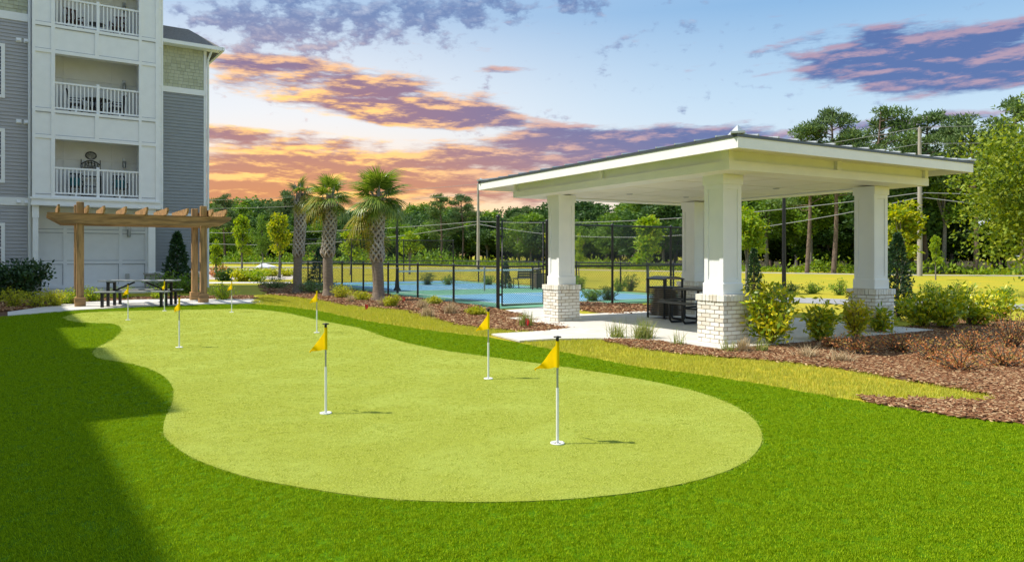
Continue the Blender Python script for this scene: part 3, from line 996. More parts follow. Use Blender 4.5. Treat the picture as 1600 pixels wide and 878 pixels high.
def brick_base(cu, cv, label):
    core = MB(); core.box(cu + 0.012, cu + BWD - 0.012, cv + 0.012, cv + BWD - 0.012, Z0 - 0.04, BH - 0.006)
    base = core.build('column_base', MORTAR, pav)
    if label:
        base['label'] = label
    hid = MB()
    H = BH - 0.115 - Z0
    nC = 10
    ch = H / nC

    def put(x, y, z, lx, ly, lz, seen):
        j = rng.uniform(-0.0015, 0.0015)
        if seen:
            obj('brick', brick_mesh(lx, ly, lz), None, base, (cu + x + j, cv + y + j, z))
        else:
            hid.box(cu + x - lx / 2, cu + x + lx / 2, cv + y - ly / 2, cv + y + ly / 2, z - lz / 2, z + lz / 2)
    dp = 0.09
    for c_ in range(nC):
        z = Z0 + ch * (c_ + 0.5)
        lz = ch - 0.013
        full_u = c_ % 2 == 0
        for side in (0, 1):
            # faces across v (normal -v / +v)
            n, L, o = (3, BWD, 0.0) if full_u else (2, BWD - 2 * dp - 0.02, dp + 0.01)
            for i in range(n):
                ln = L / n
                put(o + ln * (i + 0.5), dp / 2 if side == 0 else BWD - dp / 2, z, ln - 0.013, dp, lz, side == 0)
            n, L, o = (2, BWD - 2 * dp - 0.02, dp + 0.01) if full_u else (3, BWD, 0.0)
            for i in range(n):
                ln = L / n
                put(dp / 2 if side == 0 else BWD - dp / 2, o + ln * (i + 0.5), z, dp, ln - 0.013, lz, side == 0)
    # rowlock course on top, slightly proud
    zr = BH - 0.055
    nR = 8
    for i in range(nR):
        ln = (BWD + 0.04) / nR
        x = -0.02 + ln * (i + 0.5)
        put(x, 0.03, zr, ln - 0.010, 0.10, 0.105, True)
        put(x, BWD - 0.03, zr, ln - 0.010, 0.10, 0.105, False)
        if 0 < i < nR - 1:
            put(0.03, x, zr, 0.10, ln - 0.010, 0.105, True)
            put(BWD - 0.03, x, zr, 0.10, ln - 0.010, 0.105, False)
    tag(hid.build('brickwork', BRICKM[0], base), kind='stuff')
    cap = MB(); cap.box(cu + 0.06, cu + BWD - 0.06, cv + 0.06, cv + BWD - 0.06, BH - 0.01, BH + 0.004); cap.build('cap', MORTAR, base)


def shaft(cu, cv):
    m0, m1 = 0.085, BWD - 0.085
    s_ = MB(); s_.box(cu + m0 + 0.02, cu + m1 - 0.02, cv + m0 + 0.02, cv + m1 - 0.02, BH + 0.004, ZT)
    col = s_.build('column', TRIM, pav)
    s_ = MB(); s_.cbox(cu + m0 - 0.02, cu + m1 + 0.02, cv + m0 - 0.02, cv + m1 + 0.02, BH + 0.004, BH + 0.19, 0.008); s_.build('column_plinth', TRIM, col)
    s_ = MB(); s_.box(cu + m0 - 0.02, cu + m1 + 0.02, cv + m0 - 0.02, cv + m1 + 0.02, ZT - 0.16, ZT); s_.build('column_capital', TRIM, col)
    e_ = 0.085
    for a0, a1, c0, c1 in ((m0, m0 + e_, m0, m0 + e_), (m1 - e_, m1, m0, m0 + e_), (m0, m0 + e_, m1 - e_, m1), (m1 - e_, m1, m1 - e_, m1)):
        s_ = MB(); s_.box(cu + a0, cu + a1, cv + c0, cv + c1, BH + 0.19, ZT - 0.16); s_.build('corner_board', TRIM, col)
    s_ = MB()
    for z0_, z1_ in ((BH + 0.19, BH + 0.25), (ZT - 0.24, ZT - 0.16)):
        s_.box(cu + m0 + e_, cu + m1 - e_, cv + m0 + 0.003, cv + m0 + 0.02, z0_, z1_); s_.box(cu + m0 + e_, cu + m1 - e_, cv + m1 - 0.02, cv + m1 - 0.003, z0_, z1_)
        s_.box(cu + m0 + 0.003, cu + m0 + 0.02, cv + m0 + e_, cv + m1 - e_, z0_, z1_); s_.box(cu + m1 - 0.02, cu + m1 - 0.003, cv + m0 + e_, cv + m1 - e_, z0_, z1_)
    s_.build('panel_rail', TRIM, col)


for cu, cv in ((0, 0), (SU, 0), (0, SV), (SU, SV)):
    brick_base(cu, cv, None)
    shaft(cu, cv)

BU0, BU1, BV0, BV1 = -0.35, 5.1, -0.45, 6.2         # beam box
FU0, FU1, FV0, FV1 = -0.92, 5.34, -1.15, 6.85       # roof edge
ZS = 3.16                                           # soffit
for nm, bx in (('beam', (BU0, BU1, BV0, BV0 + 0.5)), ('beam', (BU0, BU1, BV1 - 0.5, BV1)), ('beam', (BU0, BU0 + 0.5, BV0 + 0.5, BV1 - 0.5)), ('beam', (BU1 - 0.5, BU1, BV0 + 0.5, BV1 - 0.5))):
    a = MB(); a.box(*bx, ZT, 3.0); bm_ = a.build(nm, TRIM, pav)
for nm, bx in (('frieze', (BU0 + 0.07, BU1 - 0.07, BV0 + 0.07, BV0 + 0.3)), ('frieze', (BU0 + 0.07, BU1 - 0.07, BV1 - 0.3, BV1 - 0.07)), ('frieze', (BU0 + 0.07, BU0 + 0.3, BV0 + 0.3, BV1 - 0.3)), ('frieze', (BU1 - 0.3, BU1 - 0.07, BV0 + 0.3, BV1 - 0.3))):
    a = MB(); a.box(*bx, 3.0, ZS); a.build(nm, TRIM, pav)
for u0 in (BU0 + 0.005, (BU0 + BU1) / 2 - 0.05, BU1 - 0.105):
    a = MB(); a.box(u0, u0 + 0.1, BV0 + 0.008, BV0 + 0.07, 3.0, ZS); a.build('frieze_batten', TRIM, pav)
for v0 in (BV0 + 0.07, (BV0 + BV1) / 2 - 0.05, BV1 - 0.105):
    a = MB(); a.box(BU0 + 0.008, BU0 + 0.07, v0, v0 + 0.1, 3.0, ZS); a.build('frieze_batten', TRIM, pav)
# ceiling of panels with open joints
NU, NV = 3, 4
a = MB(); a.box(BU0 + 0.4, BU1 - 0.4, BV0 + 0.4, BV1 - 0.4, 2.99, 3.05); ceil = a.build('ceiling', CREAM, pav)
cu0, cu1, cv0, cv1 = BU0 + 0.502, BU1 - 0.502, BV0 + 0.502, BV1 - 0.502
for i in range(NU):
    for j in range(NV):
        a = MB(); a.box(cu0 + (cu1 - cu0) * i / NU + 0.022, cu0 + (cu1 - cu0) * (i + 1) / NU - 0.022, cv0 + (cv1 - cv0) * j / NV + 0.022, cv0 + (cv1 - cv0) * (j + 1) / NV - 0.022, 2.885, 2.99)
        a.build('ceiling_panel', CREAM, ceil)
for cu in (1.5, 3.2):
    for cv in (1.6, 4.2):
        a = MB(); a.lathe([(0, 2.868), (0.05, 2.868), (0.075, 2.884), (0.075, 2.886)], 16, (cu, cv, 0)); a.build('ceiling_fitting', ALU, ceil)
a = MB(); a.box(FU0 + 0.03, FU1 - 0.03, FV0 + 0.03, FV1 - 0.03, ZS, ZS + 0.03); a.build('soffit', TRIM, pav)
ZF0, ZF1 = 3.066, 3.225
for bx in ((FU0, FU1, FV0, FV0 + 0.03), (FU0, FU1, FV1 - 0.03, FV1), (FU0, FU0 + 0.03, FV0 + 0.03, FV1 - 0.03), (FU1 - 0.03, FU1, FV0 + 0.03, FV1 - 0.03)):
    a = MB(); a.box(*bx, ZF0, ZF1); a.build('fascia', WHITE, pav)
# low hipped metal roof with drip edge, standing seams, hip caps
h = 0.34
mu, mv = (FU0 + FU1) / 2, (FV0 + FV1) / 2
half = (FU1 - FU0) / 2
A0, A1, B0, B1 = FU0 - 0.012, FU1 + 0.012, FV0 - 0.012, FV1 + 0.012
ZR = ZF1 + 0.045
r1, r2 = (mu, B0 + half + 0.012), (mu, B1 - half - 0.012)
a = MB()
vs_ = [(A0, B0, ZR), (A1, B0, ZR), (A1, B1, ZR), (A0, B1, ZR), (*r1, ZR + h), (*r2, ZR + h)]
a.add(vs_, [(0, 1, 4), (1, 2, 5, 4), (2, 3, 5), (3, 0, 4, 5)])
a.add([(A0, B0, ZR), (A1, B0, ZR), (A1, B1, ZR), (A0, B1, ZR)], [(3, 2, 1, 0)])
roof = a.build('roof', ROOFMET, pav)
a = MB()
for bx in ((A0, A1, B0, B0 + 0.04), (A0, A1, B1 - 0.04, B1), (A0, A0 + 0.04, B0 + 0.04, B1 - 0.04), (A1 - 0.04, A1, B0 + 0.04, B1 - 0.04)):
    a.box(*bx, ZF1, ZR - 0.003)
a.build('drip_edge', mat('dark_drip_edge', (0.10, 0.115, 0.125), 0.4, 0.5), roof)


def roof_z(u, v):
    d_ = min(u - A0, A1 - u, v - B0, B1 - v)
    return ZR + h * min(1.0, max(0, d_) / (half + 0.012))


u = A0 + 0.42
while u < A1 - 0.2:
    dist = min(u - A0, A1 - u)
    for s0, s1 in ((B0 - 0.01, B0 + dist), (B1 + 0.01, B1 - dist)):
        a = MB(); a.bar((u, s0, ZR + 0.012), (u, s1, roof_z(u, s1) + 0.012), 0.03, 0.026); a.build('roof_seam', ROOFMET, roof)
    u += 0.44
v = B0 + 0.42
while v < B1 - 0.2:
    dist = min(v - B0, B1 - v, half + 0.012)
    for s0, s1 in ((A0 - 0.01, A0 + dist), (A1 + 0.01, A1 - dist)):
        a = MB(); a.bar((s0, v, ZR + 0.012), (s1, v, roof_z(s1, v) + 0.012), 0.03, 0.026); a.build('roof_seam', ROOFMET, roof)
    v += 0.44
for c0, c1 in (((A0, B0), r1), ((A1, B0), r1), ((A0, B1), r2), ((A1, B1), r2)):
    a = MB(); a.bar((*c0, ZR + 0.02), (*c1, ZR + h + 0.02), 0.20, 0.03); a.build('hip_cap', ROOFMET, roof)
    a = MB(); du, dv = (0.2 if c0[0] < mu else -0.2), (0.2 if c0[1] < mv else -0.2)
    if c0 != (A0, B0):
        du, dv = du * 0.6, dv * 0.6
    p0 = Vector((c0[0], c0[1], 0))
    a.add([p0 + Vector((0, 0, ZR)), p0 + Vector((du, 0, ZR)), p0 + Vector((du, dv, ZR + 0.03)), p0 + Vector((0, dv, ZR)), p0 + Vector((du * 0.35, dv * 0.35, ZR + 0.7 * abs(du)))],
          [(0, 1, 4), (1, 2, 4), (2, 3, 4), (3, 0, 4)]); a.build('hip_end', ROOFMET, roof)

# ------------------------------------------------------------------ picnic table, bin in the pavilion
t = thing('cafe_table', 'black metal square table with attached benches inside the pavilion', 'picnic table', at(1104, 16.2, 0.05), R(30.5))
a = MB(); a.cbox(-0.55, 0.55, -0.55, 0.55, 0.70, 0.745, 0.03); a.build('table_top', DARKM, t)
for k in range(4):
    a_ = k * math.pi / 2
    ca, sa = math.cos(a_), math.sin(a_)
    rot = lambda x, y, z: (x * ca - y * sa, x * sa + y * ca, z)
    s_ = MB(); s_.cbox(-0.5, 0.5, -1.02, -0.76, 0.43, 0.465, 0.02)
    s_.v = [rot(*p) for p in s_.v]; s_.build('bench_seat', DARKM, t)
    s_ = MB(); s_.tube([rot(-0.2, -0.45, 0.70), rot(-0.2, -0.48, 0.08), rot(-0.2, -0.52, 0.03), rot(-0.2, -0.84, 0.03), rot(-0.2, -0.89, 0.08), rot(-0.2, -0.89, 0.43)], 0.026, 8); s_.build('leg', BLACK, t)
    s_ = MB(); s_.tube([rot(0.2, -0.45, 0.70), rot(0.2, -0.48, 0.08), rot(0.2, -0.52, 0.03), rot(0.2, -0.84, 0.03), rot(0.2, -0.89, 0.08), rot(0.2, -0.89, 0.43)], 0.026, 8); s_.build('leg', BLACK, t)
    s_ = MB(); s_.tube([rot(-0.2, -0.47, 0.30), rot(0.2, -0.47, 0.30)], 0.022, 6); s_.build('stretcher', BLACK, t)


SLATM = mat('bin_slat_brown', (0.12, 0.095, 0.07), 0.5)


def bin_thing(loc, rot, label, sc=1.0):
    t_ = thing('litter_bin', label, 'litter bin', loc, rot)
    t_.scale = (sc, sc, sc)
    w = 0.28
    a = MB(); a.lathe([(0.0, 0.05), (0.15, 0.05), (0.17, 0.69), (0.0, 0.69)], 14); a.build('liner', BLACK, t_)
    a = MB()
    for i in range(15):
        z = 0.06 + i * 0.044
        a.box(-w, w, -w, -w + 0.012, z, z + 0.028); a.box(-w, w, w - 0.012, w, z, z + 0.028)
        a.box(-w, -w + 0.012, -w + 0.012, w - 0.012, z, z + 0.028); a.box(w - 0.012, w, -w + 0.012, w - 0.012, z, z + 0.028)
    tag(a.build('slat', SLATM, t_), kind='stuff')
    for sx in (-1, 1):
        for sy in (-1, 1):
            a = MB(); a.bar((sx * w, sy * w, 0), (sx * w, sy * w, 0.92), 0.035, 0.035); a.build('corner_post', BLACK, t_)
    a = MB(); a.box(-w, w, -w, w, 0.70, 0.735); a.build('rim', BLACK, t_)
    a = MB()
    n = 10
    top = [(-w - 0.04 + (2 * w + 0.08) * i / n, 0.92 + 0.06 * math.sin(math.pi * i / n)) for i in range(n + 1)]
    for i in range(n):
        (x0, z0), (x1, z1) = top[i], top[i + 1]
        a.add([(x0, -w - 0.03, z0), (x1, -w - 0.03, z1), (x1, w + 0.03, z1), (x0, w + 0.03, z0), (x0, -w - 0.03, z0 - 0.025), (x1, -w - 0.03, z1 - 0.025), (x1, w + 0.03, z1 - 0.025), (x0, w + 0.03, z0 - 0.025)],
              [(0, 1, 2, 3), (7, 6, 5, 4), (0, 4, 5, 1), (3, 2, 6, 7)])
    a.build('hood', DARKM, t_)
    return t_


bin_thing(gp(1039, 496.5, 0.05), PA, 'black slatted litter bin with curved hood in the pavilion', 1.0)

# ------------------------------------------------------------------ putting flags
FLAG = [(871, 693, 'yellow putting flag standing nearest the right end of the green'),
        (509, 646, 'yellow putting flag nearest the left foreground of the green'),
        (763, 592, 'yellow putting flag between the nearest flag and the pavilion walkway'),
        (495, 520, 'yellow putting flag in front of the middle palm tree'),
        (280, 543, 'yellow putting flag by the notch in the left edge of the green'),
        (200, 500, 'yellow putting flag in front of the left end of the picnic table'),
        (257, 486, 'yellow putting flag farthest back, before the right legs of the picnic table'),
        (362, 488, 'yellow putting flag right of the pergola posts')]


def make_flag():
    t_ = thing('putting_flag', 'x', 'flag', (0, 0, 0), 0, 'putting flags on the green')
    a = MB(); a.lathe([(0.0, 0.0), (0.056, 0.0), (0.056, 0.012), (0.046, 0.014), (0.044, -0.01), (0.0, -0.01)], 20); a.build('cup', POLEW, t_)
    a = MB(); a.tube([(0, 0, 0), (0, 0, 0.44)], 0.0115, 10); a.build('lower_pole', POLEW, t_)
    a = MB(); a.tube([(0, 0, 0.44), (0, 0, 0.80)], 0.0085, 10); a.build('upper_pole', ALU, t_)
    a = MB(); a.tube([(0, 0, 0.80), (0, 0, 0.838)], 0.012, 10).lathe([(0, 0.838), (0.03, 0.838), (0.032, 0.846), (0, 0.852)], 14); a.build('cap', BLACK, t_)
    # drooping pennant with a fold
    n, k = 9, 7
    vs_, fs = [], []
    top0, top1 = Vector((0.010, 0, 0.805)), Vector((0.012, 0, 0.605))
    for i in range(n + 1):
        s_ = i / n
        for j in range(k + 1):
            q = j / k
            hoist = top0.lerp(top1, q)
            tip = Vector((-0.180, 0.16, 0.560))
            p = hoist.lerp(tip, s_)
            if i == n:
                p = tip + Vector((0.012 * q, 0, -0.012 * q))
            fold = math.sin(s_ * 7.5 + q * 1.6) * 0.040 * min(1, s_ * 5) * (1.1 - 0.5 * s_)
            p += Vector((-0.018 * math.sin(math.pi * s_) * (1 - q), fold, -0.035 * math.sin(math.pi * s_) * (1 - q)))
            vs_.append(p)
    for i in range(n):
        for j in range(k):
            q0 = i * (k + 1) + j
            fs.append((q0, q0 + 1, q0 + k + 2, q0 + k + 1))
    m0 = len(vs_)
    vs_ += [Vector((p.x, p.y + 0.0022, p.z)) for p in vs_]
    fs += [tuple(x + m0 for x in f[::-1]) for f in fs]
    a = MB(); a.add(vs_, fs, True)
    a.tube([(0.001, 0, 0.60), (0.001, 0, 0.81)], 0.0145, 10)
    a.build('pennant', YELLOW, t_)
    return t_


fl0 = make_flag()
for i, (px, py, lab) in enumerate(FLAG):
    o = fl0 if i == 0 else copy_tree(fl0)
    o.location = gp(px, py, 0.02)
    o.rotation_euler = (0, 0, (0.0, 0.12, -0.1, 0.05, -0.08, 0.1, -0.2, 0.0)[i])
    o['label'] = lab
for px, py, lab in ((572, 487, 'small red marker flag in the lawn before the largest palm'), (630, 474, 'small red marker flag beside the low fence post'),
                    (823, 513, 'small red marker flag at the grass clump by the walkway')):
    t = thing('marker_flag', lab, 'marker flag', gp(px, py, 0), rng.uniform(-0.3, 0.3), 'red marker flags')
    a = MB(); a.tube([(0, 0, 0), (0, 0, 0.22)], 0.004, 6); a.build('wire_stem', ALU, t)
    a = MB()
    for i in range(4):
        x0, x1 = -0.025 + 0.02 * i, -0.005 + 0.02 * i
        y0, y1 = 0.012 * math.sin(i * 1.7), 0.012 * math.sin((i + 1) * 1.7)
        a.add([(x0, y0, 0.06 + 0.02 * i * (i > 2)), (x1, y1, 0.06 + 0.015 * (i > 1)), (x1, y1, 0.17 + 0.03 * (i < 2)), (x0, y0, 0.20 + 0.015 * (i < 2))], [(0, 1, 2, 3)])
        a.add([(x0, y0 + 0.002, 0.06 + 0.02 * i * (i > 2)), (x1, y1 + 0.002, 0.06 + 0.015 * (i > 1)), (x1, y1 + 0.002, 0.17 + 0.03 * (i < 2)), (x0, y0 + 0.002, 0.20 + 0.015 * (i < 2))], [(3, 2, 1, 0)])
    a.build('film', REDM, t)

# ------------------------------------------------------------------ sports court and black fence
CO = Vector((-0.39, 20.5, 0))


def cv_(u, v, z=0.0):
    return CO + U2 * u + V2 * v + Vector((0, 0, z))


CU, CVV = 9.56, 22.5
sheet('court_surface', [cv_(*q)[:2] for q in [(0.1, 0.15), (CU - 0.1, 0.15), (CU - 0.1, CVV - 0.15), (0.1, CVV - 0.15)]], 0.024, COURTG)
for nm, q in (('court_near_half', (1.2, 1.7, 8.3, 7.2)), ('court_far_half', (1.2, 11.2, 8.3, 17.5)), ('court_end_zone', (0.5, 19.0, 9.0, 22.0))):
    u0, v0, u1, v1 = q
    sheet(nm, [cv_(*p)[:2] for p in [(u0, v0), (u1, v0), (u1, v1), (u0, v1)]], 0.030, COURTB, 0.005)
ln = MB()
for u0, v0, u1, v1 in ((1.2, 1.7, 8.3, 1.76), (1.2, 17.44, 8.3, 17.5), (1.2, 1.76, 1.26, 17.44), (8.24, 1.76, 8.3, 17.44), (1.26, 7.17, 8.24, 7.23), (1.26, 11.17, 8.24, 11.23), (4.72, 1.76, 4.78, 7.17), (4.72, 11.23, 4.78, 17.44)):
    ln.add([cv_(u0, v0, 0.034), cv_(u1, v0, 0.034), cv_(u1, v1, 0.034), cv_(u0, v1, 0.034)], [(0, 1, 2, 3)])
tag(ln.build('court_lines', LINEW), kind='structure')


def chain(L, H, z0, pitch, r):
    """diamond wire mesh in the plane y=0, 0..L by z0..z0+H"""
    P = []
    for sgn in (1, -1):
        c_ = -H if sgn > 0 else 0.0
        end = L if sgn > 0 else L + H
        while c_ < end:
            pts = []
            # x = c + sgn*z
            za, zb = 0.0, H
            if sgn > 0:
                za = max(za, -c_); zb = min(zb, L - c_)
            else:
                za = max(za, c_ - L); zb = min(zb, c_)
            if zb > za + 0.02:
                P.append(((c_ + sgn * za, 0.003 * sgn, z0 + za), (c_ + sgn * zb, 0.003 * sgn, z0 + zb)))
            c_ += pitch
    a_ = MB()
    for p, q in P:
        a_.tube([p, q], r, 3, smooth=False, cap=False)
    return a_


def fence(label, p0, p1, H, posts, pitch, r, mid=False, zb=0.06, pr=0.036, cat='fence', ends=True):
    p0, p1 = Vector(p0), Vector(p1)
    L = (p1 - p0).length
    ang = math.atan2(p1.y - p0.y, p1.x - p0.x)
    t_ = thing('chain_link_fence', label, cat, p0, ang, 'black court fences')
    pm = MB(); pm.tube([(0, 0, 0), (0, 0, H + 0.03)], pr, 10).lathe([(pr + 0.008, H + 0.02), (pr + 0.006, H + 0.045), (0.012, H + 0.075), (0, H + 0.08)], 10)
    me = pm.mesh('post')
    for x in posts:
        obj('post', me, BLACK, t_, (x, 0, 0))
    for z in [H] + ([1.2] if mid else []):
        a_ = MB(); a_.tube([(0, 0, z), (L, 0, z)], 0.026, 8); a_.build('top_rail' if z == H else 'middle_rail', BLACK, t_)
    a_ = MB(); a_.tube([(0, 0, zb), (L, 0, zb)], 0.012, 6); a_.build('bottom_wire', BLACK, t_)
    tag(chain(L, H - zb, zb, pitch, r).build('wire_mesh', BLACK, t_), kind='stuff')
    return t_


def span(L, n):
    return [L * i / n for i in range(n + 1)]


GP = 1.70
fence('low black chain link fence running behind the palms to the court corner', cv_(0, 0), cv_(0, CVV), 1.2, span(CVV, 8)[1:-1], 0.085, 0.0035)
fence('tall black chain link fence behind the pavilion columns', cv_(GP, 0), cv_(CU, 0), 2.42, [0, 2.32, 4.7, 7.0], 0.085, 0.0036, True)
fence('tall black chain link fence at the far end of the court', cv_(0, CVV), cv_(CU, CVV), 2.42, [0, 3.2, 6.35, CU], 0.16, 0.004, True)
fence('low black chain link fence along the far side of the court', cv_(CU, 0.1), cv_(CU, CVV - 0.1), 1.2, span(CVV - 0.2, 7)[1:-1], 0.16, 0.004)
gt = thing('court_gate', 'tall black chain link gate between two thick posts', 'gate', cv_(0, 0), PA)
for x, hh, r_ in ((0, 2.60, 0.05), (GP - 0.07, 2.52, 0.045)):
    a = MB(); a.tube([(x, 0, 0), (x, 0, hh)], r_, 12).lathe([(r_ + 0.008, hh - 0.02), (r_ + 0.006, hh + 0.02), (0.0, hh + 0.05)], 12, (x, 0, 0)); a.build('gate_post', BLACK, gt)
fr = MB()
g0, g1 = 0.13, GP - 0.20
fr.tube([(g0, 0, 0.12), (g0, 0, 2.48), (g1, 0, 2.48), (g1, 0, 0.12), (g0, 0, 0.12)], 0.024, 8).tube([(g0, 0, 1.2), (g1, 0, 1.2)], 0.024, 8)
fr.build('gate_frame', BLACK, gt)
me_ = chain(g1 - g0, 2.36, 0.12, 0.072, 0.0036)
tag(me_.build('wire_mesh', BLACK, gt, (g0, 0, 0)), kind='stuff')
for z in (0.42, 2.05):
    a = MB(); a.bar((0.0, 0, z), (g0, 0, z), 0.03, 0.06); a.build('hinge', BLACK, gt)
a = MB(); a.bar((g1, -0.02, 1.25), (GP - 0.07, -0.02, 1.25), 0.03, 0.07); a.build('latch', BLACK, gt)

# net across the court
nt_ = thing('court_net', 'low court net with pale top tape across the blue court', 'net', cv_(0.8, 9.5), PA)
L = 6.3
for x in (0, 3.9, L):
    a = MB(); a.tube([(x, 0, 0.03), (x, 0, 1.0)], 0.05 if x == 0 else 0.035, 10); a.lathe([(0.06, 0.98), (0.05, 1.03), (0, 1.05)], 10, (x, 0, 0)); a.build('net_post', BLACK if x != 3.9 else ALU, nt_)
a = MB(); a.box(0.04, L - 0.04, -0.012, 0.012, 0.86, 0.93); a.build('top_tape', LINEW, nt_)
ch_ = chain(L - 0.1, 0.70, 0.15, 0.09, 0.0025); tag(ch_.build('net_mesh', BLACK, nt_, (0.05, 0, 0)), kind='stuff')


def bench(loc, rot, label):
    t_ = thing('park_bench', label, 'bench', loc, rot)
    for i in range(4):
        a = MB(); a.bar((-0.6, -0.2 + i * 0.12, 0.44), (0.6, -0.2 + i * 0.12, 0.44), 0.10, 0.03); a.build('seat_slat', DARKM, t_)
    for i in range(4):
        a = MB(); a.bar((-0.6, 0.24 + i * 0.035, 0.52 + i * 0.11), (0.6, 0.24 + i * 0.035, 0.52 + i * 0.11), 0.03, 0.09); a.build('back_slat', DARKM, t_)
    for x in (-0.56, 0.56):
        a = MB(); a.tube([(x, -0.24, 0), (x, -0.22, 0.42), (x, 0.22, 0.42), (x, 0.36, 0.92)], 0.022, 6).tube([(x, 0.22, 0.42), (x, 0.34, 0)], 0.022, 6); a.build('leg', BLACK, t_)
    return t_


bench(gp(823, 449.5, 0.03), R(205), 'dark metal bench standing on the court beyond the gate')
bin_thing(gp(842, 451, 0.03), PA, 'black slatted bin right of the bench on the court', 0.95)

# ------------------------------------------------------------------ lamps and utility poles
LAMPG = mat('lantern_glass', (0.75, 0.74, 0.70), 0.3)


def lamp(loc, label, hgt):
    t_ = thing('lamp_post', label, 'lamp post', loc, 0.3, 'lamp posts')
    a = MB(); a.lathe([(0.16, 0), (0.16, 0.06), (0.10, 0.16), (0.075, 0.5), (0.062, 0.55)], 12); a.build('base', BLACK, t_)
    a = MB(); a.tube([(0, 0, 0.5), (0, 0, hgt - 0.55)], [0.062, 0.048], 12); a.build('pole', BLACK, t_)
    a = MB(); a.lathe([(0.05, hgt - 0.56), (0.10, hgt - 0.52), (0.11, hgt - 0.49), (0.05, hgt - 0.47)], 12); a.build('collar', BLACK, t_)
    a = MB(); a.lathe([(0.09, hgt - 0.47), (0.19, hgt - 0.16), (0.0, hgt - 0.16)], 6, smooth=False); lt = a.build('lantern', LAMPG, t_)
    fr_ = MB()
    for k in range(6):
        an = k * math.pi / 3
        fr_.bar((0.095 * math.cos(an), 0.095 * math.sin(an), hgt - 0.47), (0.195 * math.cos(an), 0.195 * math.sin(an), hgt - 0.15), 0.018, 0.018)
    fr_.build('lantern_frame', BLACK, lt)
    a = MB(); a.lathe([(0.22, hgt - 0.16), (0.21, hgt - 0.13), (0.09, hgt - 0.04), (0.03, hgt), (0.012, hgt + 0.06), (0, hgt + 0.07)], 12); a.build('roof_cap', BLACK, t_)


lamp(at(620.5, 31.5), 'black lantern lamp post rising behind the largest palm', 3.75)
lamp(gp(1225, 481), 'tall black lamp post seen through the pavilion', 3.75)
PB, PC, PD, PE = at(747, 84), at(1437, 55), Vector((72, 33, 0)), Vector((-60, 108, 0))


def upole(p, hgt, label):
    t_ = thing('utility_pole', label, 'utility pole', p, 0.6, 'wooden utility poles')
    a = MB(); a.tube([(0, 0, 0), (0.02, 0, hgt * 0.5), (0, 0, hgt)], [0.19, 0.16, 0.12], 10); a.build('pole', WOODP, t_)
    a = MB(); a.tube([(0.2, 0, 0.8), (0.2, 0, 6)], 0.03, 6); a.build('cable_guard', ALU, t_)
    for z in (hgt - 0.1, hgt - 1.1, 6.1):
        a = MB(); a.lathe([(0.03, 0), (0.06, 0.05), (0.035, 0.09), (0.06, 0.13), (0.02, 0.18)], 8, (0.0, 0, z)); a.bar((-0.02, -0.25, z + 0.0), (0.02, 0.25, z), 0.05, 0.05); a.build('insulator', ALU, t_)
    return t_


upole(PB, 9.7, 'thin wooden utility pole beyond the court, left of the gate')
upole(PC, 11.1, 'grey wooden utility pole rising right of the pavilion roof')
upole(PD, 11.1, 'wooden utility pole beyond the right edge')
upole(PE, 9.7, 'wooden utility pole along the far road')
WH = {id(PB): 9.7, id(PC): 11.1, id(PD): 11.1, id(PE): 9.7}
for (P0, P1, wh) in ((PE, PB, 'the far road and the thin pole'), (PB, PC, 'the thin pole and the grey pole'), (PC, PD, 'the grey pole and the right edge')):
    for k, nm in ((0, 'uppermost'), (1, 'second'), (2, 'third'), (3, 'lowest')):
        z0 = WH[id(P0)] * (1.0, 0.89, 0.56, 0.53)[k]
        z1 = WH[id(P1)] * (1.0, 0.89, 0.56, 0.53)[k]
        sag = (0.7, 0.8, 0.9, 2.2)[k]
        pts = []
        for i in range(17):
            s_ = i / 16
            p = P0.lerp(P1, s_)
            pts.append((p.x + 0.05, p.y, z0 + (z1 - z0) * s_ - sag * 4 * s_ * (1 - s_)))
        a = MB(); a.tube(pts, 0.02 if k < 2 else 0.032, 5)
        tag(a.build('overhead_cable', WIRE), '%s overhead cable between %s' % (nm, wh), 'cable', 'overhead cables')

# ------------------------------------------------------------------ foliage
LF_DARK = leafmat('leaf_dark_green', [(0.0218, 0.0603, 0.0171), (0.0636, 0.1458, 0.0306), (0.1083, 0.2052, 0.0378), (0.0399, 0.0936, 0.0243)], 0.25, tint=((0.05, 0.085, 0.03), 0.5))
LF_MID = leafmat('leaf_mid_green', [(0.0675, 0.1462, 0.0189), (0.1521, 0.2788, 0.0297), (0.2529, 0.3664, 0.0405), (0.1008, 0.2048, 0.0243)], 0.3, tint=((0.08, 0.15, 0.03), 0.5))
LF_LIME = leafmat('leaf_lime', [(0.184, 0.299, 0.023), (0.322, 0.437, 0.034), (0.115, 0.23, 0.023), (0.46, 0.483, 0.034)], 0.4)
LF_GOLD = leafmat('leaf_gold', [(0.34, 0.38, 0.02), (0.50, 0.48, 0.025), (0.22, 0.31, 0.02), (0.16, 0.25, 0.02)], 0.4)
LF_PINE = leafmat('pine_needles', [(0.044, 0.096, 0.03), (0.111, 0.194, 0.051), (0.198, 0.284, 0.074), (0.074, 0.137, 0.037)], 0.2, tint=((0.06, 0.09, 0.05), 0.5))
LF_OAK = leafmat('leaf_oak', [(0.095, 0.1575, 0.015), (0.228, 0.3045, 0.03), (0.342, 0.3885, 0.04), (0.057, 0.105, 0.014), (0.1425, 0.2205, 0.02)], 0.35)
LF_EVER = leafmat('leaf_evergreen', [(0.014, 0.042, 0.017), (0.035, 0.084, 0.028), (0.056, 0.119, 0.035)], 0.15, rough=0.4, spec=0.5)
LF_HOLLY = leafmat('leaf_glossy_shrub', [(0.1365, 0.243, 0.016), (0.2925, 0.405, 0.022), (0.819, 0.7128, 0.03), (0.0975, 0.1782, 0.014), (0.468, 0.5184, 0.025)], 0.3, rough=0.35, spec=0.5)
